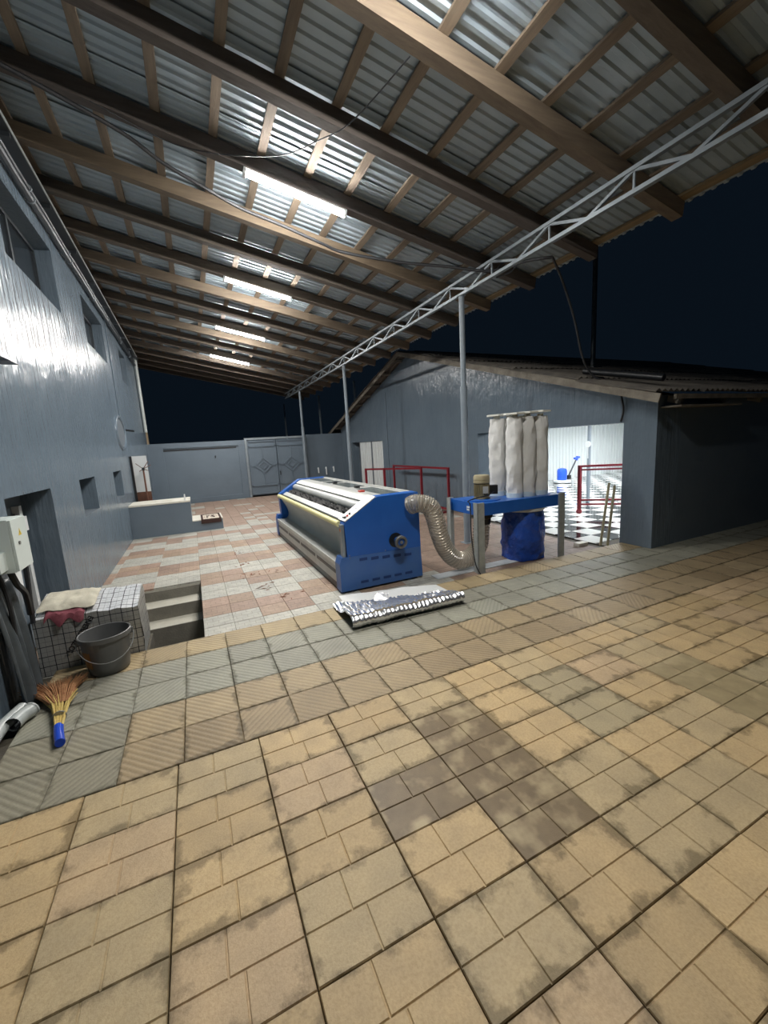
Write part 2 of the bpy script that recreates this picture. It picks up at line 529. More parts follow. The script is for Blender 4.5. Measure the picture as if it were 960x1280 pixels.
def solo(name, mb, label, cat, group=None, smooth=False, origin=None):
    """a thing that is one mesh, its origin at its base"""
    if origin is None:
        xs = [p[0] for p in mb.v]; ys = [p[1] for p in mb.v]; zs = [p[2] for p in mb.v]
        origin = ((min(xs) + max(xs)) / 2, (min(ys) + max(ys)) / 2, min(zs))
    off = Vector(origin)
    mb.v = [tuple(Vector(q) - off) for q in mb.v]
    o = put(name, mb.mesh(name, smooth), loc=origin, label=label, category=cat)
    if group:
        o['group'] = group
    return o

def struct(name, mb, parent=None, smooth=False):
    o = put(name, mb.mesh(name, smooth), parent)
    if parent is None:
        o['kind'] = 'structure'
    return o

def text_mesh(o):
    """turn a text object into a plain mesh object"""
    dg = bpy.context.evaluated_depsgraph_get()
    me = bpy.data.meshes.new_from_object(o.evaluated_get(dg))
    n = bpy.data.objects.new(o.name + '_mesh', me)
    COL.objects.link(n); n.parent = o.parent; n.matrix_local = o.matrix_local.copy()
    nm = o.name; cu_ = o.data
    bpy.data.objects.remove(o); bpy.data.curves.remove(cu_)
    n.name = nm
    return n

def bez(P, n=24):
    """Catmull-Rom through points"""
    P = [Vector(p) for p in P]
    out = []
    for i in range(len(P) - 1):
        p0 = P[max(i - 1, 0)]; p1 = P[i]; p2 = P[i + 1]; p3 = P[min(i + 2, len(P) - 1)]
        for k in range(n):
            t = k / n
            out.append(0.5 * ((2 * p1) + (-p0 + p2) * t + (2 * p0 - 5 * p1 + 4 * p2 - p3) * t * t + (-p0 + 3 * p1 - 3 * p2 + p3) * t ** 3))
    out.append(P[-1])
    return out

def wall_cells(mb, axis, front, back, u0, u1, z0, z1, holes, key):
    """wall slab (normal along axis) with rectangular openings, closed reveals, no inner faces"""
    us = sorted({u0, u1, *[h[i] for h in holes for i in (0, 1)]})
    zs = sorted({z0, z1, *[h[i] for h in holes for i in (2, 3)]})
    def solid(i, j):
        if i < 0 or j < 0 or i >= len(us) - 1 or j >= len(zs) - 1:
            return False
        uc = (us[i] + us[i + 1]) / 2; zc = (zs[j] + zs[j + 1]) / 2
        return not any(h[0] < uc < h[1] and h[2] < zc < h[3] for h in holes)
    def P(t, u, z):
        return (t, u, z) if axis == 'x' else (u, t, z)
    for i in range(len(us) - 1):
        for j in range(len(zs) - 1):
            if not solid(i, j):
                continue
            a, b, c, d = us[i], us[i + 1], zs[j], zs[j + 1]
            for t in (front, back):
                mb.add([P(t, a, c), P(t, b, c), P(t, b, d), P(t, a, d)], [(0, 1, 2, 3)], key)
            if not solid(i - 1, j):
                mb.add([P(front, a, c), P(back, a, c), P(back, a, d), P(front, a, d)], [(0, 1, 2, 3)], key)
            if not solid(i + 1, j):
                mb.add([P(front, b, c), P(back, b, c), P(back, b, d), P(front, b, d)], [(0, 1, 2, 3)], key)
            if not solid(i, j - 1):
                mb.add([P(front, a, c), P(back, a, c), P(back, b, c), P(front, b, c)], [(0, 1, 2, 3)], key)
            if not solid(i, j + 1):
                mb.add([P(front, a, d), P(back, a, d), P(back, b, d), P(front, b, d)], [(0, 1, 2, 3)], key)

def weld(o):
    import bmesh
    bm = bmesh.new(); bm.from_mesh(o.data)
    bmesh.ops.remove_doubles(bm, verts=bm.verts, dist=1e-4)
    bmesh.ops.recalc_face_normals(bm, faces=bm.faces)
    bm.to_mesh(o.data); bm.free()

YZ = -0.06                       # level of the yard behind the slab edge
WX = -1.56                       # face of the left wall
RX = 6.63                        # face of the gable wall
EDGE = 4.64                      # far edge of the foreground slabs

# ================================================================== LARGE STRUCTURE
# ---------------------------------------------------------------- foreground paving
def paver_mesh(key='paver'):
    b = MB()
    W, D = 0.494, 0.368
    b.box(-W / 2, W / 2, -D / 2, D / 2, -0.05, -0.006, key)
    g = 0.0022
    rows = ((0.0, D / 2, (-W / 2, -W / 2 + 0.41 * W, W / 2)), (-D / 2, 0.0, (-W / 2, -W / 2 + 0.53 * W, W / 2)))
    for y0, y1, xs in rows:
        for a, c in zip(xs[:-1], xs[1:]):
            i = 0.0035
            x0, x1, ya, yb = a + g * (a > -W / 2), c - g * (c < W / 2), y0 + g * (y0 == 0), y1 - g * (y1 == 0)
            vs = [(x0, ya, -0.006), (x1, ya, -0.006), (x1, yb, -0.006), (x0, yb, -0.006),
                  (x0 + i, ya + i, 0), (x1 - i, ya + i, 0), (x1 - i, yb - i, 0), (x0 + i, yb - i, 0)]
            b.add(vs, [(4, 5, 6, 7), (0, 1, 5, 4), (1, 2, 6, 5), (2, 3, 7, 6), (3, 0, 4, 7)], key)
    return b.mesh('paver')

def slab_mesh(W, D, key, name, h=0.05, i=0.005):
    b = MB()
    x, y = W / 2, D / 2
    vs = [(-x, -y, -h), (x, -y, -h), (x, y, -h), (-x, y, -h), (-x, -y, -i), (x, -y, -i), (x, y, -i), (-x, y, -i),
          (-x + i, -y + i, 0), (x - i, -y + i, 0), (x - i, y - i, 0), (-x + i, y - i, 0)]
    fs = [(0, 1, 5, 4), (1, 2, 6, 5), (2, 3, 7, 6), (3, 0, 4, 7), (4, 5, 9, 8), (5, 6, 10, 9), (6, 7, 11, 10), (7, 4, 8, 11), (8, 9, 10, 11)]
    b.add(vs, fs, key)
    return b.mesh(name)

fl_a = struct('floor', MB().box(-1.9, 14, -3.5, 2.715, -0.35, -0.05, 'bed'))
pm = paver_mesh(); pw = paver_mesh('paver_wet')
WET = ((2, 1), (2, 2), (1, 2), (2, 3), (6, 2), (6, 3))
YEL = (0.525, 0.38, 0.198)
for i in range(-4, 20):
    for j in range(0, 8):
        x = 0.183 + (i + 0.5) * 0.4985; y = 2.712 - (j + 0.5) * 0.3715
        if x > 10.2 or y < 0.0: continue
        o = put('paver', pw if (i, j) in WET else pm, fl_a, (x, y, random.uniform(-0.002, 0.001)), (random.uniform(-.003, .003), random.uniform(-.003, .003), random.uniform(-.004, .004)))
        t = random.random()
        c = Vector(YEL) * random.uniform(0.88, 1.08)
        if t < 0.25: c = c.lerp(Vector((0.46, 0.37, 0.22)), 0.55)      # greyer castings
        elif t < 0.4: c = c.lerp(Vector((0.54, 0.39, 0.235)), 0.7)    # pinker castings
        # the wet, grey-brown group in the middle and a few to its right
        if (i, j) in WET: c = Vector((0.20, 0.142, 0.076)) if j < 4 and i < 5 else Vector((0.34, 0.27, 0.15))
        if (i, j) in ((4, 1), (7, 3), (4, 2)): c = Vector((0.42, 0.34, 0.20))
        o.color = (*c, 1)
more = MB()
for i in range(-4, 22):
    for j in range(8, 15):
        x = 0.183 + (i + 0.5) * 0.4985; y = 2.712 - (j + 0.5) * 0.3715
        more.box(x - .245, x + .245, y - .182, y + .182, -0.05, -0.002, 'paver')
mo = struct('paver_field', more, fl_a); mo['kind'] = 'stuff'; mo.color = (*YEL, 1)

fl_b = struct('floor.001', MB().box(-1.9, 14, 2.715, EDGE - 0.02, -0.35, -0.05, 'bed'))
rm = slab_mesh(0.374, 0.379, 'ribbed', 'ribbed_slab')
for i in range(-6, 31):
    for j in range(5):
        x = 0.473 + (i + 0.5) * 0.3775; y = 2.716 + (j + 0.5) * 0.3845
        if x < -1.6: continue
        o = put('ribbed_slab', rm, fl_b, (x, y, random.uniform(-0.0015, 0.001)), (0, 0, math.pi / 2 * (random.random() < 0.2) + random.uniform(-.006, .006)))
        if j in (2, 3):
            c = Vector((0.355, 0.35, 0.275)).lerp(Vector((0.31, 0.30, 0.24)), random.random())
        elif j == 4:
            c = Vector((0.46, 0.355, 0.20)) * random.uniform(0.85, 1.05)
        else:
            c = Vector((0.44, 0.34, 0.20)).lerp(Vector((0.33, 0.245, 0.14)), random.random())
            if i < -3: c = Vector((0.30, 0.275, 0.20))
        o.color = (*c, 1)

# ---------------------------------------------------------------- yard with checker tiles and stair pit
PX0, PX1, PY0, PY1 = -1.02, -0.115, EDGE + 0.02, 7.075
yb = MB()
for x0, x1, y0, y1 in ((-1.9, PX0, EDGE, 19.4), (PX1, 6.9, EDGE, 19.4), (PX0, PX1, PY1, 19.4), (PX0, -0.66, EDGE, 5.3)):
    yb.box(x0, x1, y0, y1, -0.35, YZ - 0.03, 'bed')
fl_c = struct('floor.002', yb)
tm = slab_mesh(0.3335, 0.3435, 'yard', 'paving_tile', 0.04, 0.004)
cells = []
for i in range(-5, 20):
    for r in range(0, 42):
        x = -0.11 + (i + 0.5) * 0.335; y = EDGE + 0.02 + (r + 0.5) * 0.345
        if x < WX - 0.12 or y > 18.95: continue
        if PX0 - 0.1 < x < PX1 and y < PY1 and not (x < -0.66 and y < 5.3): continue
        if x > 6.42 and 4.2 < y < 8.9: continue
        if x > 6.6: continue
        gx = math.floor((x + 0.11) / 0.67)
        white = ((r + (gx % 2)) // 2) % 2 == 0
        if y > 12.2 and x > -0.2: white = False
        if x > 3.25: white = False
        cells.append((math.hypot(x, y) + (4 if 1.7 < x < 2.9 and y > 5.2 else 0), x, y, white))
cells.sort()
for d, x, y, white in cells[:298]:
    o = put('paving_tile', tm, fl_c, (x, y, YZ + random.uniform(-.001, .001)), (0, 0, random.uniform(-.006, .006)))
    if white:
        c = Vector((0.50, 0.485, 0.425)) * random.uniform(0.9, 1.06)
    else:
        c = Vector((0.385, 0.26, 0.195)).lerp(Vector((0.42, 0.30, 0.205)), random.random()) * random.uniform(0.85, 1.08)
        if x > 3.25: c = Vector((0.29, 0.205, 0.155)) * random.uniform(0.85, 1.1)
    o.color = (*c, 1)
ym = MB()
for d, x, y, white in cells[298:]:
    ym.box(x - .1645, x + .1645, y - .1695, y + .1695, YZ - .04, YZ + random.uniform(-.001, .001), 'yard_w' if (white or random.random() < 0.12) else 'yard_p')
st = struct('paving_tile_field', ym, fl_c); st['kind'] = 'stuff'
# the stair pit
pit = MB()
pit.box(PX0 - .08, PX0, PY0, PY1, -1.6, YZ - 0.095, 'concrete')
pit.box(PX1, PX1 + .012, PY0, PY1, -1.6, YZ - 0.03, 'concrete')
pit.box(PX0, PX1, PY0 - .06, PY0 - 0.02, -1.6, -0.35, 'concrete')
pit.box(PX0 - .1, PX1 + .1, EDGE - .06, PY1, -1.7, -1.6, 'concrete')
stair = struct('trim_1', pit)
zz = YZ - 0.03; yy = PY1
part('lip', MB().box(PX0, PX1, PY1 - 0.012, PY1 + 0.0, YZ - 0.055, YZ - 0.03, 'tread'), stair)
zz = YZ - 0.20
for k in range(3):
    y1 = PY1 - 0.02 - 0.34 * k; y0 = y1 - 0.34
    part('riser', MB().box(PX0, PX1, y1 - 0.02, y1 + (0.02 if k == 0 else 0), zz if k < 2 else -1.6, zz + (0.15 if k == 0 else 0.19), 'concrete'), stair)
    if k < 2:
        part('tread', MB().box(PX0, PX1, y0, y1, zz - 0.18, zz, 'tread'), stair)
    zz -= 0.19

# ---------------------------------------------------------------- left wall
DOOR = (4.73, 6.08, -0.12, 1.655)
NI = [(7.48, 8.56, 1.12, 1.675), (10.42, 11.52, 1.08, 1.68)]
UW = [(2.1, 4.2, 4.23, 5.12), (6.1, 8.22, 4.23, 5.12), (10.05, 12.15, 4.23, 5.12), (14.6, 15.9, 4.23, 5.12)]
wl = MB()
wall_cells(wl, 'x', WX, WX - 0.34, -3.5, 19.3, -0.35, 5.96, [DOOR] + NI + UW, 'paint')
wall_left = struct('wall_left', wl); weld(wall_left)
for k, (a, b, c, d) in enumerate(NI):
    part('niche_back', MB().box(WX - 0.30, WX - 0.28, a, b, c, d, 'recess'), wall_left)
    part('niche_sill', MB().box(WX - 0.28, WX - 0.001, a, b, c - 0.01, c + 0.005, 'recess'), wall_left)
for k, (a, b, c, d) in enumerate(UW):
    fr = MB()
    t = 0.05
    fx0, fx1 = WX - 0.26, WX - 0.20
    fr.box(fx0, fx1, a, b, c, c + t, 'tray'); fr.box(fx0, fx1, a, b, d - t, d, 'tray')
    fr.box(fx0, fx1, a, a + t, c + t, d - t, 'tray'); fr.box(fx0, fx1, b - t, b, c + t, d - t, 'tray')
    fr.box(fx0, fx1, (a + b) / 2 - .03, (a + b) / 2 + .03, c + t, d - t, 'tray')
    wo = struct('window_%d' % (k + 1), fr)
    for h0, h1 in ((a + t, (a + b) / 2 - .03), ((a + b) / 2 + .03, b - t)):
        part('pane', MB().box(WX - 0.24, WX - 0.225, h0, h1, c + t, d - t, 'darkglass'), wo)
# door in its deep reveal
dm = MB()
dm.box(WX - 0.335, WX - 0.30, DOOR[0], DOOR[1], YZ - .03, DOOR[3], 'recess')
door = struct('door_1', dm)
part('door_leaf', MB().box(WX - 0.30, WX - 0.265, 4.80, 5.62, YZ, 1.5, 'paint_flat'), door)
part('door_gap_shade', MB().box(WX - 0.30, WX - 0.275, 5.63, 5.76, YZ, 1.42, 'black'), door)  # black panel stands in for the unlit slit of the door
part('door_frame', MB().box(WX - 0.30, WX - 0.235, 5.77, 5.85, YZ, 1.5, 'white'), door)
sw = MB().box(WX - 0.235, WX - 0.205, 5.75, 5.85, 1.22, 1.38, 'white')
part('switch', sw, door)
# wall end: rough timber post and beyond
struct('trim_2', MB().box(WX - 0.3, WX + 0.02, 19.75, 20.05, YZ - .3, 5.6, 'wood_z'))

# ---------------------------------------------------------------- back wall
BY = 19.0
bw = MB()
bw.box(WX, 2.16, BY, BY + 0.3, -0.35, 2.24, 'paint_flat')
bw.box(WX, 2.16, BY - 0.06, BY + 0.3, 2.24, 2.45, 'paint_flat')
bw.box(1.88, 2.16, BY - 0.06, BY, -0.35, 2.24, 'paint_flat')
bw.box(WX, 1.88, BY - 0.06, BY, -0.35, 0.13, 'paint_flat')
bw.box(WX, WX + 0.55, BY - 0.06, BY, 0.13, 2.24, 'paint_flat')
bw.box(4.83, RX + 0.3, BY, BY + 0.3, -0.35, 2.56, 'paint_flat')
struct('wall_back', bw)
struct('groove_shade', MB().box(WX + 0.55, 1.80, BY - 0.012, BY - 0.001, 2.13, 2.19, 'black'))  # black strip painted as the shade in the wall's top groove
hk = thing('wall_hook', 'small dark hook on the grey yard wall left of the gate', 'hook', (0.92, BY - 0.02, 1.75))
part('plate', MB().box(0.90, 0.94, BY - 0.018, BY - 0.001, 1.75, 1.84, 'black'), hk)
part('prong', MB().tube(bez([(0.92, BY - .018, 1.82), (0.92, BY - .09, 1.80), (0.92, BY - .11, 1.86)], 5), 0.012, 8, 'black'), hk)

# ---------------------------------------------------------------- gable building, right
OP = (4.66, 8.57, -0.12, 2.06)
DR = (14.33, 17.6, -0.12, 2.06)
def gz(y): return min(2.44 + 0.286 * (y - 4.11), 4.70 - 0.279 * (y - 12.02))
wr = MB()
wall_cells(wr, 'x', RX, RX + 0.6, 4.11, 19.0, -0.35, 2.44, [OP, DR], 'paint')
wr.add([(t, y, z) for t in (RX, RX + 0.6) for y, z in ((4.11, 2.44), (19.0, 2.44), (19.0, gz(19.0)), (12.02, 4.70))],
       [(0, 1, 2, 3), (4, 5, 6, 7), (0, 4, 7, 3), (3, 7, 6, 2), (2, 6, 5, 1)], 'paint')
wall_right = struct('wall_right', wr); weld(wall_right)
# plaster joint standing proud, and the far door with white profiled sheets
struct('trim_4', MB().box(RX - 0.02, RX - 0.001, 13.83, 13.90, YZ, 3.75, 'paint_flat'))
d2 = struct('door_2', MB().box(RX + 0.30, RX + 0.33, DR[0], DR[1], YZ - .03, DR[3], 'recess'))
def ribbed_panel(mb, x, y0, y1, z0, z1, key, pitch=0.2, dep=0.035):
    n = max(1, round((y1 - y0) / pitch)); p = (y1 - y0) / n
    prof = []
    for i in range(n):
        s = y0 + i * p
        prof += [(s, 0), (s + .30 * p, 0), (s + .42 * p, -dep), (s + .88 * p, -dep)]
    prof.append((y1, 0))
    vs = [(x + d, y, z) for y, d in prof for z in (z0, z1)]
    vs += [(x + d + 0.006, y, z) for y, d in prof for z in (z0, z1)]
    k = len(prof) * 2
    fs = []
    for i in range(len(prof) - 1):
        fs.append((2 * i, 2 * i + 2, 2 * i + 3, 2 * i + 1)); fs.append((k + 2 * i, k + 2 * i + 1, k + 2 * i + 3, k + 2 * i + 2))
        fs.append((2 * i, k + 2 * i, k + 2 * i + 2, 2 * i + 2)); fs.append((2 * i + 1, 2 * i + 3, k + 2 * i + 3, k + 2 * i + 1))
    mb.add(vs, fs, key)
    return mb
part('door_panel', ribbed_panel(MB(), RX + 0.06, 14.36, 15.42, YZ, 2.05, 'galvdoor', 0.26), d2)
part('door_panel', ribbed_panel(MB(), RX + 0.06, 15.55, 16.75, YZ, 2.05, 'galvdoor', 0.26), d2)
part('door_post', MB().box(RX + 0.03, RX + 0.09, 15.43, 15.54, YZ, 2.05, 'recess'), d2)
# dark side wall facing the forecourt
wf = MB(); wf.box(RX + 0.6, 20.6, 4.11, 4.41, -0.35, 2.44, 'paint_flat')
struct('wall_front', wf)

# building roof: verge boards, sheets course by course, eave
br = MB()
def rz(y, lift=0.0): return gz(y) + lift
ex0 = RX - 0.42
broof = struct('building_roof', MB().bar((RX + 0.2, 12.02, 4.78), (20, 12.02, 4.78), 0.2, 0.05, 'slate'))
def slate(x0, x1, ya, yb_, lift, drop=0.0):
    b = MB(); n = 8
    amp = 0.022
    rows = []
    for s in (0, 1):
        y = ya if s == 0 else yb_
        for i in range(n * 2 + 1):
            x = x0 + (x1 - x0) * i / (n * 2)
            rows.append((x, y, gz(y) + lift + (drop if s == 0 else 0) + amp * (1 if i % 2 else -1)))
    m = n * 2 + 1
    vs = rows + [(x, y, z - 0.012) for x, y, z in rows]
    fs = []
    for i in range(m - 1):
        fs.append((i, i + 1, m + i + 1, m + i)); fs.append((2 * m + i, 3 * m + i, 3 * m + i + 1, 2 * m + i + 1))
        fs.append((i, 2 * m + i, 2 * m + i + 1, i + 1)); fs.append((m + i, m + i + 1, 3 * m + i + 1, 3 * m + i))
    fs.append((0, m, 3 * m, 2 * m)); fs.append((m - 1, 3 * m - 1, 4 * m - 1, 2 * m - 1))
    return b.add(vs, fs, 'slate')
courses = [(3.86, 5.3), (5.2, 6.95), (6.85, 8.6), (8.5, 10.25), (10.15, 12.0)]
for ci, (a, b) in enumerate(courses):
    for k in range(12):
        x0 = ex0 + k * 1.08 + random.uniform(-.03, .03)
        part('slate_sheet', slate(x0, x0 + 1.12, a + random.uniform(-.05, .05), b, 0.085 + 0.012 * (k % 2), 0.03), broof)
for a, b in ((12.04, 13.8), (13.7, 15.5), (15.4, 17.2), (17.1, 18.9), (18.8, 20.5)):
    for k in range(3):
        x0 = ex0 + k * 1.08 + random.uniform(-.04, .04)
        part('slate_sheet', slate(x0, x0 + 1.12, a, b + random.uniform(-.05, .05), 0.085 + 0.012 * (k % 2)), broof)
for a, b in ((3.86, 12.02), (12.02, 20.3)):
    part('verge_board', MB().bar((ex0 + .05, a, gz(a) - 0.0), (ex0 + .05, b, gz(b) - 0.0), 0.03, 0.13, 'soffit'), broof)
    n = 7 if a < 5 else 9
    for i in range(n):
        y = a + (b - a) * (i + .5) / n
        part('purlin', MB().box(ex0 + .06, RX, y - .04, y + .04, gz(y) - .03, gz(y) + .04, 'soffit'), broof)
# soffit boards under the verge overhang
part('fascia', MB().box(RX + .02, 18, 3.86, 3.90, 2.36, 2.43, 'soffit'), broof)
for k in range(10):
    x = RX + 0.25 + k * 1.15
    part('rafter_tail', MB().bar((x, 3.905, 2.33), (x, 4.11, 2.385), 0.07, 0.10, 'soffit'), broof)
part('eave_board', MB().box(RX + 0.05, RX + 1.7, 3.80, 4.10, 2.24, 2.265, 'soffit'), broof)

# showroom inside the gable building
fl_d = struct('floor.003', MB().box(6.46, 20, 4.41, 13.3, -0.35, YZ - 0.012, 'bed').box(6.46, RX, 4.66, 8.57, -.35, YZ - .0121, 'bed'))
tw = slab_mesh(0.458, 0.458, 'tile_w', 'showroom_tile', 0.011, 0.0015)
tk = slab_mesh(0.458, 0.458, 'tile_k', 'showroom_tile', 0.011, 0.0015)
cs = []
for i in range(0, 29):
    for j in range(0, 19):
        x = 6.47 + (i + .5) * 0.46; y = 4.55 + (j + .5) * 0.46
        if y > 13.1 or x > 19.7: continue
        if x < RX + 0.6 and not (4.66 < y - .2 and y < 8.5): continue
        # what the opening shows from the yard
        s = y / x
        seen = 0.62 < s < 1.32 or x < 9
        cs.append((math.hypot(x, y) + (0 if seen else 50), x, y, (i + j) % 2))
cs.sort()
for d, x, y, k in cs[:298]:
    put('showroom_tile', tk if k == 0 else tw, fl_d, (x, y, YZ - .001))
sm = MB()
for d, x, y, k in cs[298:]:
    sm.box(x - .229, x + .229, y - .229, y + .229, YZ - .012, YZ - .001, 'tile_k' if k == 0 else 'tile_w')
q = struct('showroom_tile_field', sm, fl_d); q['kind'] = 'stuff'
ws = MB()
prof = []
n = 66; p = (20 - 7.23) / n
for i in range(n):
    s = 7.23 + i * p
    prof += [(s, 0), (s + .55 * p, 0), (s + .63 * p, -.025), (s + .92 * p, -.025)]
prof.append((20, 0))
vs = [(x, 13.28 + d, z) for x, d in prof for z in (-.1, 2.42)]
ws.add(vs, [(2 * i, 2 * i + 2, 2 * i + 3, 2 * i + 1) for i in range(len(prof) - 1)], 'galvdoor')
ws.box(7.23, 20, 13.30, 13.4, -.1, 2.42, 'galvdoor')
struct('wall_showroom_back', ws)
struct('wall_showroom_side', MB().box(20, 20.2, 4.41, 13.4, -.3, 2.42, 'galvdoor'))
struct('ceiling.001', MB().box(RX + .6, 20.2, 4.41, 13.4, 2.42, 2.47, 'white'))
for k, (x, y) in enumerate(((9.2, 6.6), (9.2, 10.6), (12.6, 6.6), (12.6, 10.6), (16.2, 6.6), (16.2, 10.6))):
    t = thing('ceiling_light_panel', 'flat light panel on the showroom ceiling, hidden behind the wall above the wide opening', 'ceiling light', (x, y, 2.40), 'showroom ceiling lights')
    part('frame', MB().box(x - .32, x + .32, y - .62, y + .62, 2.405, 2.42, 'white'), t)
    part('diffuser', MB().box(x - .30, x + .30, y - .60, y + .60, 2.398, 2.405, 'panel'), t)
cp = thing('showroom_column', 'grey square steel column inside the showroom carrying a white socket', 'column', (10.15, 8.15, YZ))
part('shaft', MB().box(10.12, 10.19, 8.11, 8.18, YZ - .0005, 2.42, 'postm'), cp)
part('socket', MB().tube([(10.12, 8.14, 1.60), (10.08, 8.14, 1.60)], 0.085, 12, 'white'), cp, label='white socket')
part('cable', MB().tube(bez([(10.10, 8.14, 1.52), (10.10, 8.14, 1.35), (10.11, 8.14, 1.2)], 5), 0.012, 6, 'white'), cp)

# ---------------------------------------------------------------- the shed roof
TX, TB, TT = 4.70, 4.46, 4.74
def rb(x): return TT - 0.2 * (x - TX)            # underside of rafters
RAFT = [1.2, 2.38, 3.52, 4.72, 5.95, 7.16, 8.28, 9.45, 10.62, 11.8, 12.95, 14.1, 15.3, 16.6, 17.8, 19.0, 20.2, 21.4, 22.5]
RH, RW = 0.18, 0.13
X0, X1 = -1.80, 5.88
sheetroot = put('ceiling', None, kind='structure')
def shade3(q): return (q, q * .92, q * .84)
tone = {0: (.42, .39, .37), 1: (0.5, 0.46, 0.42), 3: (0.38, 0.36, 0.37), 4: (0.38, 0.36, 0.37), 2: (0.64, 0.56, 0.46), 5: (0.64, 0.55, 0.43), 6: (0.40, 0.38, 0.36), 8: (.66, .58, .48), 11: (.62, .55, .46)}  # rafters past each lamp painted paler, for pine and for its light
for k, y in enumerate(RAFT):
    b = MB()
    b.bar((X0, y, rb(X0) + RH / 2), (X1, y, rb(X1) + RH / 2), RW, RH, 'wood')
    o = part('rafter', b, sheetroot)
    o.color = (*tone.get(k, shade3(random.uniform(.42, .66))), 1)
BX = [-1.55, -1.06, -0.50, 0.11, 0.70, 1.25, 1.84, 2.41, 3.02, 3.58, 4.15, 4.74, 5.25]
for x in BX:
    a = random.uniform(-.02, .02)
    z = rb(x) + RH + 0.018
    o = part('batten', MB().bar((x - a, 0.6, z + a * .2), (x + a, 22.7, z - a * .2), 0.10, 0.034, 'wood_y', up=(0.2, 0, 1)), sheetroot)
    s = random.uniform(.6, .95); o.color = (s, s * .94, s * .86, 1)
o = part('eave_batten', MB().bar((X1 - .05, 0.6, rb(X1 - .05) + RH + .02), (X1 - .05, 22.7, rb(X1 - .05) + RH + .02), 0.11, 0.04, 'wood_y', up=(.2, 0, 1)), sheetroot)
o.color = (.9, .78, .55, 1)
def roof_sheet(y0, n, lift):
    P = 0.128
    b = MB(); prof = []
    for i in range(n):
        s = y0 + i * P
        prof += [(s, 0), (s + .30 * P, 0), (s + .42 * P, .02), (s + .86 * P, .02)]
    prof.append((y0 + n * P, 0))
    xa, xb = X0, X1 + 0.12
    vs = []
    for y, d in prof:
        for x in (xa, xb):
            vs.append((x, y, rb(x) + RH + 0.036 + d + lift))
    for y, d in prof:
        for x in (xa, xb):
            vs.append((x, y, rb(x) + RH + 0.037 + d + lift + .004))
    m = len(prof) * 2; fs = []
    for i in range(len(prof) - 1):
        fs.append((2 * i, 2 * i + 2, 2 * i + 3, 2 * i + 1)); fs.append((m + 2 * i, m + 2 * i + 1, m + 2 * i + 3, m + 2 * i + 2))
    for s in (0, 1):
        for i in range(len(prof) - 1):
            fs.append((2 * i + s, m + 2 * i + s, m + 2 * i + 2 + s, 2 * i + 2 + s))
    return b.add(vs, fs, 'sheet')
y = 0.55; k = 0
while y < 22.6:
    part('roofing_sheet', roof_sheet(y, 8, 0.004 * (k % 2)), sheetroot)
    y += 0.128 * 8 - 0.03; k += 1

# ================================================================== LAMPS UNDER THE ROOF
def lamp(y, label):
    x0, x1 = 1.03, 2.38
    t = thing('led_batten_light', label, 'light', (x0, y, rb(x0) - 0.1), 'led tubes under the rafters')
    z0, z1 = rb(x0), rb(x1)
    part('housing', MB().bar((x0, y, z0 - .019), (x1, y, z1 - .019), 0.10, 0.036, 'white', up=(.2, 0, 1)), t)
    b = MB(); vs = []
    ring = [(math.cos(a) * .048, -math.sin(a) * .042) for a in [math.pi * i / 8 for i in range(9)]]
    for x, z in ((x0 + .02, z0 - .037), (x1 - .02, z1 - .037)):
        for dy, dz in ring:
            vs.append((x, y + dy, z + dz))
    for i in range(8):
        b.add([vs[i], vs[i + 1], vs[9 + i + 1], vs[9 + i]], [(0, 1, 2, 3)], 'led')
    part('diffuser', b, t)
    for xa, xb, za, zb in ((x0 - .005, x0 + .03, z0, z0 - .007), (x1 - .03, x1 + .005, z1 + .007, z1)):
        part('end_cap', MB().bar((xa, y, za - .035), (xb, y, zb - .035), 0.11, 0.09, 'white', up=(.2, 0, 1)), t)
    for s in (-1, 1):
        part('side_spill', MB().bar((x0 + .03, y + s * .051, z0 - .026), (x1 - .03, y + s * .051, z1 - .026), 0.002, 0.014, 'led_spill', up=(.2, 0, 1)), t)
lamp(5.95, 'largest lit led tube under the roof, nearest of the four')
lamp(9.45, 'second lit led tube from the camera under the tin roof')
lamp(12.95, 'third lit led tube from the camera under the tin roof')
lamp(16.6, 'smallest and farthest lit led tube under the tin roof')
lamp(2.38, 'led tube overhead on the nearest rafters, just above the photo')

# ---------------------------------------------------------------- truss and posts
tr = thing('steel_truss', 'long grey lattice truss carrying the rafters on the open side', 'truss', (TX, 0.6, TB))
part('bottom_chord', MB().box(TX - .03, TX + .03, 0.6, 21.6, TB, TB + .045, 'steel'), tr)
part('top_chord', MB().box(TX - .03, TX + .03, 0.6, 21.6, TT - .047, TT - .004, 'steel'), tr)
y = 0.95; k = 0
step = 0.585
while y < 21.3:
    if k % 2 == 0: a, b = (TX, y, TT - .04), (TX, y + step, TB + .035)
    else: a, b = (TX, y, TB + .035), (TX, y + step, TT - .04)
    part('brace', MB().bar(a, b, 0.034, 0.034, 'steel', up=(1, 0, 0)), tr)
    if k % 2 == 0:
        part('strut', MB().box(TX - .01, TX + .01, y - .012, y + .012, TB + .04, TT - .04, 'steel'), tr)
    y += step; k += 1
def post(x, y, label, z1=TB, r=0.047, foot=True):
    t = thing('roof_post', label, 'post', (x, y, YZ))
    part('pipe', MB().tube([(x, y, YZ + .02), (x, y, z1 + (0.0))], r * .85, 14, 'postm'), t, True)
    if foot:
        part('sleeve', MB().tube([(x, y, YZ + .012), (x, y, 2.9)], r * 1.12, 14, 'postm'), t, True)
        part('base_plate', MB().box(x - .1, x + .1, y - .1, y + .1, YZ, YZ + .012, 'postm'), t)
    part('head_plate', MB().box(x - .06, x + .06, y - .06, y + .06, z1 - .008, z1, 'postm'), t)
    return t
post(TX, 6.46, 'grey steel roof post standing behind the blue dust collector table', r=0.058)
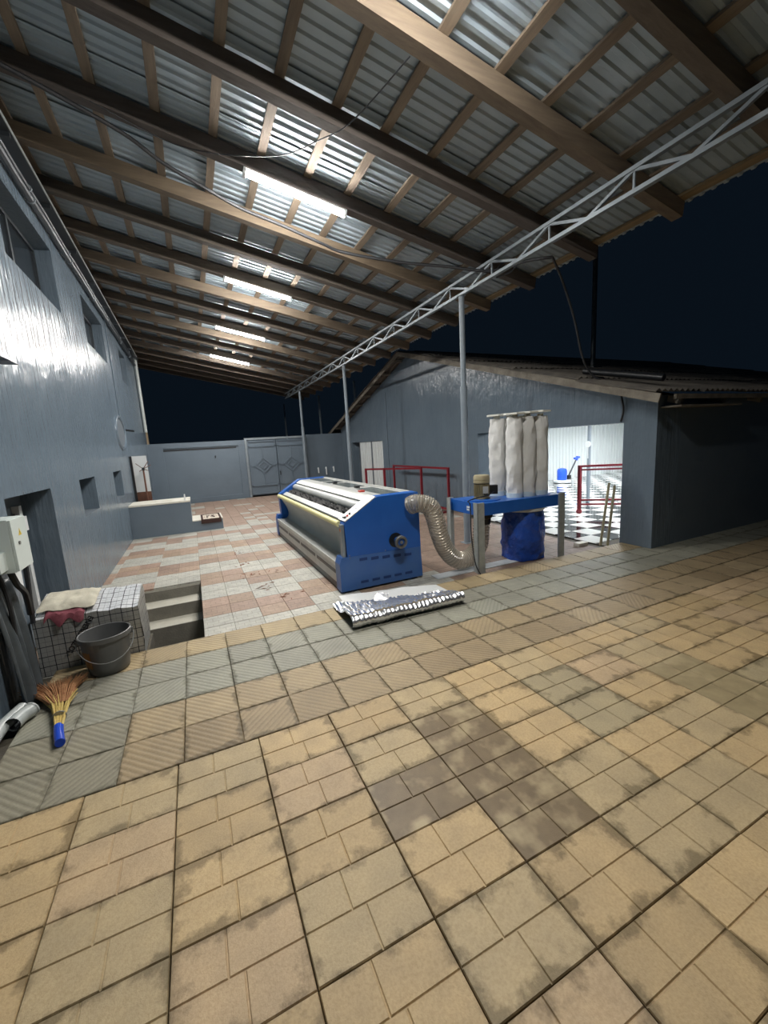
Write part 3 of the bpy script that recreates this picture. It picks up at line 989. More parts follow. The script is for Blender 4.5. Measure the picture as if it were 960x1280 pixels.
post(TX, 12.75, 'grey steel roof post rising behind the far half of the blue machine', r=0.058)
post(TX, 18.65, 'farthest grey steel roof post, beside the right edge of the yard gate', r=0.06)
# posts of the neighbouring row beyond
pr = thing('slim_post', 'dark steel post standing on the slate roof under the shed eave, right', 'post', (9.6, 7.65, gz(7.65) + .1))
part('pipe', MB().tube([(9.6, 7.65, gz(7.65) + .10), (9.6, 7.65, 6.35)], 0.058, 12, 'darksteel'), pr, True)
part('foot', MB().box(9.45, 9.75, 7.5, 7.8, gz(7.65) + .075, gz(7.65) + .115, 'darksteel'), pr)
for x, y, h, lab in ((7.74, 19.7, 5.1, 'faint slim post rising behind the left slope of the gable roof'), (7.3, 24.5, 5.0, 'faint slim post beyond the wall right of the gate'), (7.0, 33.0, 5.4, 'faint slim post beyond the yard gate, leftmost of the far posts')):
    t = thing('slim_post', lab, 'post', (x, y, YZ))
    part('pipe', MB().tube([(x, y, YZ), (x, y, h)], 0.06, 10, 'postm'), t, True)
    part('foot', MB().box(x - .12, x + .12, y - .12, y + .12, YZ, YZ + .02, 'postm'), t)
struct('floor.004', MB().box(-6, 24, 19.3, 42, -0.4, YZ, 'bed'))

#PART2
# ================================================================== YARD GATE
GX0, GX1, GZ = 2.19, 4.80, 2.52
g = thing('yard_gate', 'grey double metal gate with diamond mouldings at the far end of the yard', 'gate', (GX0, BY - .1, YZ))
for nm, x in (('gate_post', GX0), ('gate_post', GX1)):
    part(nm, MB().box(x - .045, x + .045, BY - .16, BY - .06, YZ, GZ, 'steel'), g)
part('top_rail', MB().box(GX0 + .046, GX1 - .046, BY - .15, BY - .07, GZ - .09, GZ, 'steel'), g)
mid = (GX0 + GX1) / 2
for s, (a, b) in enumerate(((GX0 + .06, mid - .01), (mid + .01, GX1 - .06))):
    leaf = part('gate_leaf', MB().box(a, b, BY - .115, BY - .085, YZ + .06, GZ - .11, 'paint_flat'), g)
    def strip(x0, z0, x1, z1, w_=0.05):
        part('moulding', MB().bar((x0, BY - .135, z0), (x1, BY - .135, z1), 0.04, w_, 'paint_flat', up=(0, 0, 1) if abs(x1 - x0) > .01 else (1, 0, 0)), leaf)
    c = (a + b) / 2; zc = 1.30
    for z in (YZ + .12, GZ - .38, GZ - .16, 0.42):
        strip(a + .03, z, b - .03, z)
    for x in (a + .05, b - .05):
        strip(x, YZ + .12, x, GZ - .16)
    strip(c, zc + .33, c, GZ - .38, .03); strip(c, .42, c, zc - .33, .03)
    strip(a + .05, zc, c - .36, zc); strip(c + .36, zc, b - .05, zc)
    for (p, q) in (((c - .36, zc), (c, zc + .33)), ((c, zc + .33), (c + .36, zc)), ((c + .36, zc), (c, zc - .33)), ((c, zc - .33), (c - .36, zc))):
        strip(*p, *q)
    for (p, q) in (((c - .18, zc), (c, zc + .16)), ((c, zc + .16), (c + .18, zc)), ((c + .18, zc), (c, zc - .16)), ((c, zc - .16), (c - .18, zc))):
        strip(*p, *q, .035)
part('handle', MB().box(mid + .05, mid + .09, BY - .16, BY - .116, .82, 1.0, 'black'), g)

# taps on the wall right of the gate
for x, lab, h in ((5.35, 'short white pipe stub on the wall right of the gate, leftmost', .2), (5.73, 'white hooked water tap on the wall right of the gate', .3), (6.1, 'white pipe stub on the wall right of the gate, rightmost', .2)):
    solo('water_tap', MB().tube(bez([(x, BY - .001, .95), (x, BY - .08, .98), (x, BY - .10, .95 - h)], 6), 0.03, 8, 'white'), lab, 'tap', smooth=True)

# ================================================================== CARPET MACHINE
mx0, mx1, my0, my1 = 1.64, 2.90, 5.15, 9.85
mach = thing('carpet_dusting_machine', 'long blue and grey carpet dusting machine standing in the yard', 'machine', (mx0, my0, YZ))
prof_hi = [(1.76, .45), (1.745, .90), (1.76, .93), (2.22, 1.215), (2.25, 1.23), (2.89, 1.235), (2.90, 1.22), (2.905, .42)]
prof_lo = [(1.64, YZ + .03), (1.64, .36), (1.675, .45), (1.76, .448), (2.905, .418), (2.92, YZ + .03)]
for a, b in ((my0, my0 + .20), (my1 - .20, my1)):
    near = a == my0
    up_ = part('upper_panel', MB().prism(prof_hi, 'y', a, b, 'blue'), mach)
    lo_ = part('lower_panel', MB().prism(prof_lo, 'y', a, b, 'blue_lit' if near else 'blue'), mach)
    part('foot', MB().box(1.70, 1.80, a + .04, a + .14, YZ, YZ + .03, 'black').box(2.75, 2.85, a + .04, a + .14, YZ, YZ + .03, 'black'), mach)
    if near:
        for k in range(5):
            x = 1.93 + k * .175
            part('vent_slot', MB().box(x, x + .115, a - .004, a + .001, .365 - k * .012, .405 - k * .012, 'vent'), lo_)
            part('vent_slot', MB().box(x, x + .115, a - .004, a + .001, .045, .08, 'vent'), lo_)
        for x, z in ((1.79, .47), (2.33, .455), (1.79, .43)):
            part('bolt', MB().tube([(x, a + .001, z), (x, a - .008, z)], .008, 8, 'hubm'), lo_)
        part('round_opening', MB().tube([(2.50, a + .001, .58), (2.50, a - .006, .58)], .105, 28, 'black'), up_)
        hub = part('drive_hub', MB().tube([(2.52, a - .006, .575), (2.52, a - .135, .57)], .050, 24, 'blue'), up_, True)
        b2 = MB()
        b2.lathe([(.05, 0), (.088, 0), (.092, .008), (.092, .048), (.086, .055), (.06, .055), (.052, .03), (.0, .03)], 28, 'hubm', T=Matrix.Translation((2.52, a - .10, .57)) @ Matrix.Rotation(math.radians(90), 4, 'X'))
        part('hub_ring', b2, up_, True)
        part('hub_bolt', MB().tube([(2.52, a - .125, .57), (2.52, a - .155, .57)], .022, 12, 'wire'), up_)
        # control strip along the chamfer
        cs_ = MB()
        d = Vector((.46, 0, .285)).normalized(); nrm = Vector((-d.z, 0, d.x))
        p0 = Vector((1.765, 0, .935)) + nrm * .004; p1 = Vector((2.235, 0, 1.225)) + nrm * .004
        cs_.add([p0 + Vector((0, a + .002, 0)), p1 + Vector((0, a + .002, 0)), p1 + Vector((0, b + .07, 0)), p0 + Vector((0, b + .07, 0)),
                 p0 + nrm * .012 + Vector((0, a + .002, 0)), p1 + nrm * .012 + Vector((0, a + .002, 0)), p1 + nrm * .012 + Vector((0, b + .07, 0)), p0 + nrm * .012 + Vector((0, b + .07, 0))],
                [(0, 3, 2, 1), (4, 5, 6, 7), (0, 1, 5, 4), (1, 2, 6, 5), (2, 3, 7, 6), (3, 0, 4, 7)], 'offwhite')
        ctl = part('control_strip', cs_, mach, label='white control strip')
        for t, key, r in ((.10, 'black', .016), (.17, 'redplastic', .018), (.25, 'black', .016), (.08, 'black', .01)):
            p = p0.lerp(p1, t) + nrm * .012 + Vector((0, a + .10 + .05 * (t == .08), 0))
            part('knob', MB().tube([p, p + nrm * .022], r, 12, key), ctl)
        fu = bpy.data.curves.new('model_mark', 'FONT'); fu.body = '7,2'; fu.size = .075; fu.extrude = .001; fu.align_x = 'CENTER'
        fu.materials.append(M['ink'])
        fo = put('printed_mark', fu, mach)
        p = p0.lerp(p1, .42) + nrm * .013 + Vector((0, a + .11, 0)) - Vector(mach.location)
        xa = Vector((0, -1, 0)); ya = d
        fo.matrix_local = Matrix.Translation(p) @ Matrix((tuple(d), tuple(Vector((0, 1, 0))), tuple(d.cross(Vector((0, 1, 0)))))).transposed().to_4x4()
        fo = text_mesh(fo)
        part('signal_lamp', MB().lathe([(.0, 0), (.03, .0), (.034, .03), (.024, .07), (0, .085)], 14, 'orange', at=(1.728, a + .06, .80)), mach, True, label='orange signal lamp')
        part('corner_post', MB().box(1.70, 1.744, a + .02, a + .10, .45, .90, 'steel'), mach)
y0, y1 = my0 + .205, my1 - .205
# body behind the brushes, top deck with windows
part('top_deck', MB().prism([(2.16, 1.155), (2.245, 1.205), (2.30, 1.215), (2.34, 1.175), (2.20, 1.10)], 'y', y0, y1, 'offwhite'), mach)
tdk = part('top_cover', MB().box(2.30, 2.88, y0, y1, 1.19, 1.215, 'grey_lt'), mach)
for k, (a, b) in enumerate(((y0 + .12, y0 + 1.15), (y0 + 1.5, y0 + 2.45), (y0 + 2.62, y0 + 3.1), (y0 + 3.25, y1 - .12))):
    part('inspection_window', MB().box(2.46, 2.76, a, b, 1.212, 1.221, 'smoked'), tdk)
for y in (y0 + 1.32, y0 + 2.54):
    part('latch', MB().box(2.50, 2.58, y - .06, y + .02, 1.213, 1.25, 'black'), tdk)
part('stop_button', MB().box(2.33, 2.41, y0 + .62, y0 + .72, 1.213, 1.24, 'redplastic'), tdk, label='red button')
part('rail', MB().box(2.84, 2.885, y0, y1, 1.213, 1.235, 'offwhite'), mach)
part('rear_panel', MB().box(2.86, 2.895, y0, y1, YZ + .06, 1.19, 'grey_lt'), mach)
part('upper_roller', MB().tube([(2.15, y0, 1.045), (2.15, y1, 1.045)], .085, 20, 'grey_lt'), mach, True)
# spiked brush drum
bd = MB()
n = 64; vs = []; ny = 60
rr = random.Random(3)
for j in range(ny + 1):
    yy = y0 + (y1 - y0) * j / ny
    for k in range(22):
        a = 2 * math.pi * k / 22
        r = .105 + (.018 if (j + k) % 2 else -.012) + rr.uniform(-.008, .008)
        vs.append((2.045 + r * math.cos(a), yy, .895 + r * math.sin(a)))
fs = [(j * 22 + k, j * 22 + (k + 1) % 22, (j + 1) * 22 + (k + 1) % 22, (j + 1) * 22 + k) for j in range(ny) for k in range(22)]
part('brush_drum', bd.add(vs, fs, 'brush'), mach)
# pale feed table with dark stains
part('feed_table', MB().prism([(1.80, .875), (1.915, .945), (1.915, .968), (1.80, .90)], 'y', y0, y1, 'offwhite'), mach)
part('feed_edge', MB().prism([(1.785, .89), (1.80, .905), (1.80, .935), (1.785, .92)], 'y', y0, y1, 'darksteel'), mach)
part('feed_roller', MB().tube([(1.735, y0 - .02, .885), (1.735, y1 + .02, .885)], .043, 18, 'yellow'), mach, True, label='pale yellow roller')
# curved grey belt
pb = [(1.775, .84), (1.81, .75), (1.88, .62), (1.915, .5), (1.90, .40), (1.84, .345), (1.74, .33)]
pts = [(p[0], p[2]) for p in bez([(x, 0, z) for x, z in pb], 5)]
poly = pts + [(x + .02, z - .004) for x, z in reversed(pts)]
b = MB(); m = len(pts)
vs = [(x, y, z) for x, z in pts for y in (y0, y1)] + [(x + .015, y, z - .006) for x, z in pts for y in (y0, y1)]
fs = []
for i in range(m - 1):
    fs += [(2 * i, 2 * i + 1, 2 * i + 3, 2 * i + 2), (2 * m + 2 * i, 2 * m + 2 * i + 2, 2 * m + 2 * i + 3, 2 * m + 2 * i + 1)]
part('belt', b.add(vs, fs, 'belt'), mach, True)
# front lower beam with slots
lb = part('front_beam', MB().box(1.655, 1.74, y0, y1, .05, .345, 'grey_lt').box(1.655, 1.90, y0, y1, .335, .352, 'grey_lt'), mach)
part('beam_lip', MB().box(1.645, 1.66, y0, y1, .30, .36, 'offwhite'), mach)
L_ = (y1 - y0)
for k in range(4):
    a = y0 + L_ * (k + .05) / 4; c = y0 + L_ * (k + .95) / 4
    part('slot', MB().box(1.651, 1.657, a, c, .175, .225, 'black'), lb)
part('bottom_rail', MB().box(1.66, 1.72, y0, y1, YZ + .02, .05, 'darksteel'), mach)

# ================================================================== FOIL SHEET ROLLED ON THE SLABS
fo_ = thing('foil_insulation_sheet', 'crumpled silver foil insulation sheet folded flat before the blue machine', 'foil sheet', (2.05, 4.3, 0))
b = MB(); nx, ny = 150, 34
front = [Vector((1.335, 3.90)), Vector((2.75, 3.86))]
def fsheet(u, v):
    # v: 0 inside of the front curl .. 1 back edge
    back = Vector((1.40, 4.72)).lerp(Vector((2.74, 4.34)), u)
    fr = front[0].lerp(front[1], u)
    R_ = .065
    if v < .38:
        a = -math.pi * .5 - (v / .38) * math.pi * 1.15 + math.pi * .12
        # curl turning from the underside around the front to the top
        a = math.radians(-100) - math.radians(170) * (v / .38)
        yy = fr.y + R_ * 1.15 + R_ * 1.25 * math.cos(a); zz_ = R_ + .008 + R_ * math.sin(a)
        x = fr.x
    else:
        t = (v - .38) / .62
        yy = (fr.y + R_ * .9) * (1 - t) + back.y * t
        zz_ = R_ * 2 * (1 - t) ** 1.3 * .97 + .022 + .012 * math.sin(t * 9 + u * 4)
        x = fr.x * (1 - t) + back.x * t
    n = noise.noise(Vector((u * 9, v * 7, 1.3))) * .012 + noise.noise(Vector((u * 26, v * 9, 4.1))) * .011
    if u < .14 and v > .45: x -= .10 * (v - .45) * (1 - u / .14); n *= 2.2
    # rows of raised cells in the bubble foil
    n += .0055 * math.sin(u * 165 + 1.5 * noise.noise(Vector((v * 5, u * 6, 0))))
    n += .010 * noise.noise(Vector((u * 40, v * 16, 9.0))) * (v > .38)
    return (x, yy, max(.006, zz_ + n))
vs = [fsheet(i / nx, j / ny) for i in range(nx + 1) for j in range(ny + 1)]
fs = [(i * (ny + 1) + j, i * (ny + 1) + j + 1, (i + 1) * (ny + 1) + j + 1, (i + 1) * (ny + 1) + j) for i in range(nx) for j in range(ny)]
b.add(vs, fs, 'foil')
part('foil_layer', b, fo_, True)
b = MB()
vs = [];
for i in range(21):
    u = i / 20
    for j in range(5):
        t = j / 4
        p = Vector((1.50, 4.56)).lerp(Vector((2.86, 4.12)), u); q = Vector((1.53, 4.96)).lerp(Vector((2.84, 4.60)), u)
        s = p.lerp(q, t)
        vs.append((s.x + .03 * math.sin(u * 5), s.y + (.10 if .45 < u < .95 else 0) * t * math.sin((u - .45) / .5 * math.pi) * .4, .008 + .006 * math.sin(u * 12) ** 2))
fs = [(i * 5 + j, i * 5 + j + 1, (i + 1) * 5 + j + 1, (i + 1) * 5 + j) for i in range(20) for j in range(4)]
part('foam_layer', b.add(vs, fs, 'foam'), fo_, True, label='white foam underside')
b = MB()   # torn flap standing up
part('torn_flap', b.add([(1.80, 4.42, .06), (1.98, 4.36, .055), (2.03, 4.47, .10), (1.90, 4.53, .115), (1.84, 4.48, .085)], [(0, 1, 4), (1, 2, 3, 4)], 'foil'), fo_)

# ================================================================== DUST COLLECTOR
th = math.radians(-3)
TO = Vector((3.70, 4.80, 0)); U = Vector((math.cos(th), math.sin(th), 0)); V = Vector((-math.sin(th), math.cos(th), 0))
TW, TD = 1.62, .86
def tp(u, v, z): return tuple(TO + U * u + V * v + Vector((0, 0, z)))
def tbox(u0, u1, v0, v1, z0, z1, key, mb=None):
    mb = mb or MB()
    vs = [tp(*q) for q in ((u0, v0, z0), (u1, v0, z0), (u1, v1, z0), (u0, v1, z0), (u0, v0, z1), (u1, v0, z1), (u1, v1, z1), (u0, v1, z1))]
    return mb.add(vs, [(0, 3, 2, 1), (4, 5, 6, 7), (0, 1, 5, 4), (1, 2, 6, 5), (2, 3, 7, 6), (3, 0, 4, 7)], key)
dc = thing('dust_collector', 'blue dust collector table with white filter bags and a motor on top', 'dust collector', tp(0, 0, YZ))
ZT = 1.01
box_ = tbox(.03, TW - .03, .02, TD - .02, ZT - .20, ZT - .02, 'blue')
body = part('table_box', box_, dc)
for u in (0, TW):
    for v in (0, TD):
        su = 1 if u == 0 else -1; sv = 1 if v == 0 else -1
        b = MB()
        a0, a1 = sorted((u, u + su * .115)); c0, c1 = sorted((v, v + sv * .008))
        a0, a1 = sorted((u - su * .02, u + su * .095))
        c0, c1 = sorted((v - sv * .012, v - sv * .002 + sv * .018)); tbox(a0, a1, c0, c1, YZ, ZT, 'galv', b)
        a0, a1 = sorted((u - su * .02, u - su * .008)); c0, c1 = sorted((v - sv * .012, v + sv * .10)); tbox(a0, a1, c0, c1, YZ, ZT, 'galv', b)
        part('leg', b, dc)
# motor with flange
mu, mv = .36, .42
T_ = Matrix.Translation(tp(mu, mv, ZT - .02))
part('flange_plate', MB().lathe([(0, .0), (.29, .0), (.29, .012), (.27, .016), (0, .016)], 36, 'blue', T=T_), body, True)
mot = part('motor', MB().lathe([(.0, .016), (.13, .016), (.13, .03), (.105, .035), (.105, .26), (.115, .265)], 24, 'motor', T=T_), dc, True)
fins = MB()
for k in range(22):
    a = 2 * math.pi * k / 22
    fins.add([Vector(p) for p in ((.10, -.004, .05), (.122, -.004, .05), (.122, .004, .05), (.10, .004, .05), (.10, -.004, .25), (.122, -.004, .25), (.122, .004, .25), (.10, .004, .25))],
             [(0, 3, 2, 1), (4, 5, 6, 7), (0, 1, 5, 4), (1, 2, 6, 5), (2, 3, 7, 6), (3, 0, 4, 7)], 'motor', T=T_ @ Matrix.Rotation(a, 4, 'Z'))
part('cooling_fins', fins, mot)
part('motor_cowl', MB().lathe([(.118, .26), (.128, .265), (.128, .30), (.122, .305), (.128, .31), (.128, .355), (.115, .385), (.0, .392)], 24, 'cowl', T=T_), mot, True, label='tan fan cowl')
part('terminal_box', MB().box(-.075, .075, -.045, .045, -.07, .07, 'black', T=T_ @ Matrix.Rotation(math.radians(-28), 4, 'Z') @ Matrix.Translation((.165, 0, .15))), mot)
part('rating_plate', MB().box(-.001, .004, -.045, .045, -.055, .055, 'offwhite', T=T_ @ Matrix.Rotation(math.radians(-100), 4, 'Z') @ Matrix.Translation((.122, 0, .16))), mot)
part('motor_lead', MB().tube(bez([tp(mu + .14, mv - .12, ZT + .1), tp(mu - .03, mv - .17, ZT + .06), tp(-.03, .20, ZT + .02), tp(-.045, .14, ZT - .05), tp(-.05, .12, .5), tp(-.05, .03, .1), tp(-.02, -.06, YZ + .008)], 8), .009, 6, 'rubber'), dc, True)
for z in (.915, .875):
    part('sticker', tbox(.0285, .031, .27 if z > .9 else .28, .35, z - .015, z + .015, 'white'), body)
# white waste-bag collar and blue bag under the box
cu, cv = 1.11, .36
ring = MB().lathe([(.33, -.01), (.345, 0), (.345, .03), (.33, .04)], 32, 'offwhite', T=Matrix.Translation(tp(cu, cv, ZT - .245)))
part('bag_collar', ring, dc, True)
b = MB(); nz, na = 26, 44; vs = []
for j in range(nz + 1):
    t = j / nz
    z = (ZT - .24) * (1 - t) + (YZ + .014) * t
    for k in range(na):
        a = 2 * math.pi * k / na
        r = .318 + .02 * math.sin(t * 3.0) - .02 * t
        ca, sa = math.cos(a), math.sin(a)
        sq = 1 / max(abs(ca), abs(sa)) ** .35
        r *= 1 + (sq - 1) * 1.2 * t
        r +=   .032 * noise.noise(Vector((ca * 2.2, sa * 2.2, t * 4))) + .024 * noise.noise(Vector((ca * 5, sa * 5, t * 9 + 3))) + .012 * abs(noise.noise(Vector((ca * 3 + t * 5, sa * 3 - t * 5, 7))))
        p = Vector(tp(cu, cv, z)) + U * (r * ca) + V * (r * .92 * sa)
        vs.append(p)
fs = [(j * na + k, j * na + (k + 1) % na, (j + 1) * na + (k + 1) % na, (j + 1) * na + k) for j in range(nz) for k in range(na)]
fs.append(tuple(nz * na + k for k in range(na)))
part('waste_bag', b.add(vs, fs, 'bluebag'), dc, True, label='blue plastic waste bag')
# fan inlet under the motor
part('inlet_collar', MB().tube([tp(mu, mv, ZT - .20), tp(mu, mv, ZT - .30)], .165, 24, 'black'), dc, True)
# filter bags in two rows, each with its cap board
rb_ = random.Random(5)
for row, v in ((1, .62), (0, .25)):
    for k in range(3):
        u = .86 + k * .252 - .05 * row
        zt0, zt1 = ZT - .02, 2.235
        b = MB(); nz, na = 34, 28; vs = []
        ph = rb_.uniform(0, 20)
        for j in range(nz + 1):
            t = j / nz
            z = zt0 + .05 + (zt1 - zt0 - .05) * t
            for q in range(na):
                a = 2 * math.pi * q / na
                r = .116 + .010 * math.sin(t * 3.1)
                r += .022 * noise.noise(Vector((math.cos(a) * 1.6, math.sin(a) * 1.6, t * 7 + ph))) + .016 * noise.noise(Vector((math.cos(a) * 3.5 + t * 4, math.sin(a) * 3.5, t * 12 + ph)))
                if t > .84:      # gathered to a peak under the cap, leaving a notch
                    r *= 1 - .42 * ((t - .84) / .16) ** 2 * (.55 + .45 * math.cos(3 * a + ph))
                vs.append(Vector(tp(u, v, z)) + Vector((r * math.cos(a), r * math.sin(a), 0)))
        fs = [(j * na + q, j * na + (q + 1) % na, (j + 1) * na + (q + 1) % na, (j + 1) * na + q) for j in range(nz) for q in range(na)]
        fb = part('filter_bag', b.add(vs, fs, 'bag'), dc, True)
        part('bag_cuff', MB().tube([tp(u, v, ZT - .02), tp(u, v, ZT + .055)], .126, 24, 'cuff'), fb, True)
        part('cap_post', MB().tube([tp(u, v, 2.1), tp(u, v, 2.275)], .05, 10, 'plate'), fb)
        hx = [(math.cos(math.pi / 3 * i) * .165, math.sin(math.pi / 3 * i) * .165) for i in range(6)]
        pl = MB(); c_ = Vector(tp(u, v, 2.27 + .012 * k + .006 * row))
        pl.add([c_ + Vector((x, y, 0)) for x, y in hx] + [c_ + Vector((x, y, .026)) for x, y in hx], [(0, 1, 2, 3, 4, 5), (11, 10, 9, 8, 7, 6)] + [(i, (i + 1) % 6, 6 + (i + 1) % 6, 6 + i) for i in range(6)], 'plate')
        part('cap_board', pl, fb)

# ribbed hose from the machine to the fan inlet
hp = bez([(2.765, 5.145, 1.055), (2.83, 5.04, 1.085), (2.98, 4.98, 1.03), (3.08, 5.00, .84), (3.17, 5.04, .58), (3.32, 5.10, .30), (3.52, 5.10, .115), (3.78, 5.13, .115), (4.00, 5.18, .27), (4.07, 5.215, .50), (4.083, 5.20, .71)], 20)
pts = [Vector(p) for p in hp]
# resample evenly
ln = [0]
for a, c in zip(pts[:-1], pts[1:]): ln.append(ln[-1] + (c - a).length)
N = 200; rs = []; q = []
for i in range(N + 1):
    s = ln[-1] * i / N; k = 0
    while k < len(ln) - 2 and ln[k + 1] < s: k += 1
    t = (s - ln[k]) / max(1e-6, ln[k + 1] - ln[k]); q.append(pts[k].lerp(pts[k + 1], t))
hz = thing('ribbed_hose', 'clear ribbed spiral hose joining the blue machine to the dust collector', 'hose', (3.5, 5.1, YZ))
part('hose_film', MB().tube(q, [.128 + .006 * math.cos(math.pi * i) for i in range(N + 1)], 26, 'hose', cap=False), hz, True)
sp = []
turns = 50
up = Vector((0, 1, 0))
for i in range(turns * 16 + 1):
    s = i / (turns * 16) * N; k = min(int(s), N - 1); t = s - k
    c = q[k].lerp(q[k + 1], t); d = (q[min(k + 2, N)] - q[max(k - 1, 0)]).normalized()
    e1 = d.cross(up).normalized(); e2 = e1.cross(d)
    a = 2 * math.pi * i / 16
    sp.append(c + (e1 * math.cos(a) + e2 * math.sin(a)) * .131)
part('wire_spiral', MB().tube(sp, .0048, 5, 'clearfoil'), hz, True)
part('clamp', MB().tube([q[-9], q[-2]], .137, 24, 'black'), hz, True)

# pale strip of wood along the slab edge, under the collector
solo('pale_board', MB().box(3.05, 4.95, 4.93, 5.13, YZ, YZ + .012, 'rail_w'), 'long pale board lying on the yard under the dust collector', 'board')

# ================================================================== RED FRAMES
def red_frame(label, a, b, mids=(), feet=True):
    a = Vector(a); b = Vector(b); d = (b - a).normalized(); n_ = Vector((-d.y, d.x, 0))
    t = thing('metal_rack', label, 'rack', (a.x, a.y, YZ))
    zt = 1.17; tz = .055
    def at(p, z): return (p.x, p.y, z)
    part('top_bar', MB().bar(at(a, zt), at(b, zt), tz, tz, 'red'), t)
    part('bottom_bar', MB().bar(at(a, YZ + .09), at(b, YZ + .09), tz, tz, 'red'), t)
    for p in [a, b] + [a.lerp(b, m) for m in mids]:
        part('upright', MB().bar(at(p, YZ + .012), at(p, zt + tz / 2), tz * 1.05, tz * 1.05, 'red'), t)
    for p in (a, b):
        f0 = p + n_ * (.02 if p.x > 6.2 else .35); f1 = p - n_ * .32
        part('foot', MB().bar(at(f0, YZ + .025), at(f1, YZ + .025), .05, .05, 'red'), t)
    return t
red_frame('dark red tube frame before the white far door, left one', (4.98, 12.15, 0), (6.05, 10.50, 0), (.35,))
red_frame('dark red tube frame along the grey gable wall, right one', (6.32, 12.85, 0), (6.36, 9.55, 0))
ga, gb = Vector((8.62, 7.16, 0)), Vector((9.75, 6.20, 0)); gd = (gb - ga).normalized()
t = thing('red_barrier', 'dark red double-railed barrier standing on the showroom checker tiles', 'barrier', (ga.x, ga.y, YZ))
for z, s in ((1.12, .05), (1.03, .04), (.28, .04), (.17, .04)):
    part('rail', MB().bar((ga.x, ga.y, z), (gb.x, gb.y, z), s, s, 'red'), t)
for p in (ga, gb):
    part('upright', MB().bar((p.x, p.y, .06), (p.x, p.y, 1.145), .07, .07, 'red'), t)
    part('castor', MB().lathe([(.03, 0), (.06, .01), (.075, .05), (.06, .09), (.045, .12), (.03, .13)], 14, 'red', at=(p.x, p.y, YZ), cap=True), t)
part('mesh_tie', MB().tube([(ga.x + gd.x * .8, ga.y + gd.y * .8, .27), (ga.x + gd.x * .9, ga.y + gd.y * .9, .18)], .012, 6, 'white'), t)

# bamboo poles and a stray block by the pier
for (x, y, dx, dy, h, lab) in ((6.37, 4.83, .15, -.02, 1.05, 'yellowish pole leaning beside the wide showroom opening, left one'), (6.46, 4.76, .12, -.01, 1.0, 'yellowish pole leaning on the pier, right one')):
    solo('leaning_pole', MB().tube([(x, y, YZ + .01), (x + dx * .5, y + dy * .5, h * .5), (x + dx, y + dy, h)], .022, 8, 'bamboo'), lab, 'pole', smooth=True)
solo('concrete_block', MB().box(6.02, 6.24, 4.98, 5.10, YZ, YZ + .06, 'capstone'), 'small pale block lying by the showroom threshold', 'block')
# floor scrubber and bin in the showroom
fc = thing('floor_scrubber', 'bright blue floor scrubber with a slanted handle in the showroom', 'scrubber', (13.6, 12.1, YZ))
fx, fy = 13.6, 12.15
part('tank', MB().lathe([(.17, .10), (.19, .14), (.19, .50), (.16, .57), (.08, .60)], 20, 'blueplastic', at=(fx, fy, YZ), cap=True), fc, True)
part('brush_skirt', MB().lathe([(.28, .0), (.34, .02), (.34, .10), (.22, .12)], 24, 'white', at=(fx + .02, fy, YZ), cap=True), fc, True)
part('handle', MB().tube([(fx + .28, fy - .08, .20), (fx + .62, fy - .18, .90)], .03, 10, 'darksteel'), fc)
part('grip', MB().tube([(fx + .48, fy - .18, .90), (fx + .76, fy - .18, .94)], .045, 10, 'blueplastic').tube([(fx + .60, fy - .18, .82), (fx + .65, fy - .18, .98)], .05, 10, 'blueplastic'), fc)
part('joint', MB().box(fx + .20, fx + .36, fy - .14, fy - .02, .08, .24, 'black'), fc)

# ================================================================== ENTRANCE STEP, RUG, DOOR LEAF
sx1, sy0, sy1 = -0.17, 11.75, 12.75
stp = thing('entrance_steps', 'grey plastered entrance landing with pale capping and one low step', 'steps', (WX, sy0, YZ))
part('landing', MB().box(WX + .001, sx1 - .01, sy0 + .012, sy1, YZ, .745, 'paint_flat'), stp)
part('landing_cap', MB().box(WX + .001, sx1, sy0, sy1, .745, .785, 'capstone'), stp)
part('lower_step', MB().box(sx1 - .0095, .56, sy0 + .012, sy1, YZ, .215, 'paint_flat'), stp)
part('step_cap', MB().box(sx1 - .0095, .57, sy0, sy1, .215, .24, 'capstone'), stp)
part('rail_stub', MB().tube([(sx1 - .12, sy0 + .08, .785), (sx1 - .12, sy0 + .08, .95)], .018, 8, 'white'), stp)
# rug: lies on the low step and hangs over its edge
b = MB(); prof = [(sy0 + .95, .246), (sy0 + .5, .25), (sy0 + .05, .256), (sy0 - .015, .25), (sy0 - .025, .20), (sy0 - .022, .13)]
vs = []; uvs = []
nx = 8
for i in range(nx + 1):
    x = .03 + .50 * i / nx
    for j, (yy, z) in enumerate(prof):
        vs.append((x, yy, z))
for i in range(nx + 1):
    x = .03 + .50 * i / nx
    for j, (yy, z) in enumerate(prof):
        vs.append((x, yy + (.012 if j > 3 else 0), z - .008 if j <= 3 else z))
m = len(prof); k_ = (nx + 1) * m
fs = [(i * m + j, (i + 1) * m + j, (i + 1) * m + j + 1, i * m + j + 1) for i in range(nx) for j in range(m - 1)]
fs += [(k_ + i * m + j, k_ + i * m + j + 1, k_ + (i + 1) * m + j + 1, k_ + (i + 1) * m + j) for i in range(nx) for j in range(m - 1)]
b.add(vs, fs, 'rug')
rg = solo('door_rug', b, 'dark-bordered cream ornamental rug on the low entrance step', 'rug')
uvl = rg.data.uv_layers.new(name='UVMap')
for lp in rg.data.loops:
    co = rg.data.vertices[lp.vertex_index].co + rg.location
    u = (co.x - .03) / .5
    s = (sy0 + .95 - co.y) if co.z > .235 else .965 + (.25 - co.z)
    uvl.data[lp.index].uv = (u, min(1, s / 1.09))

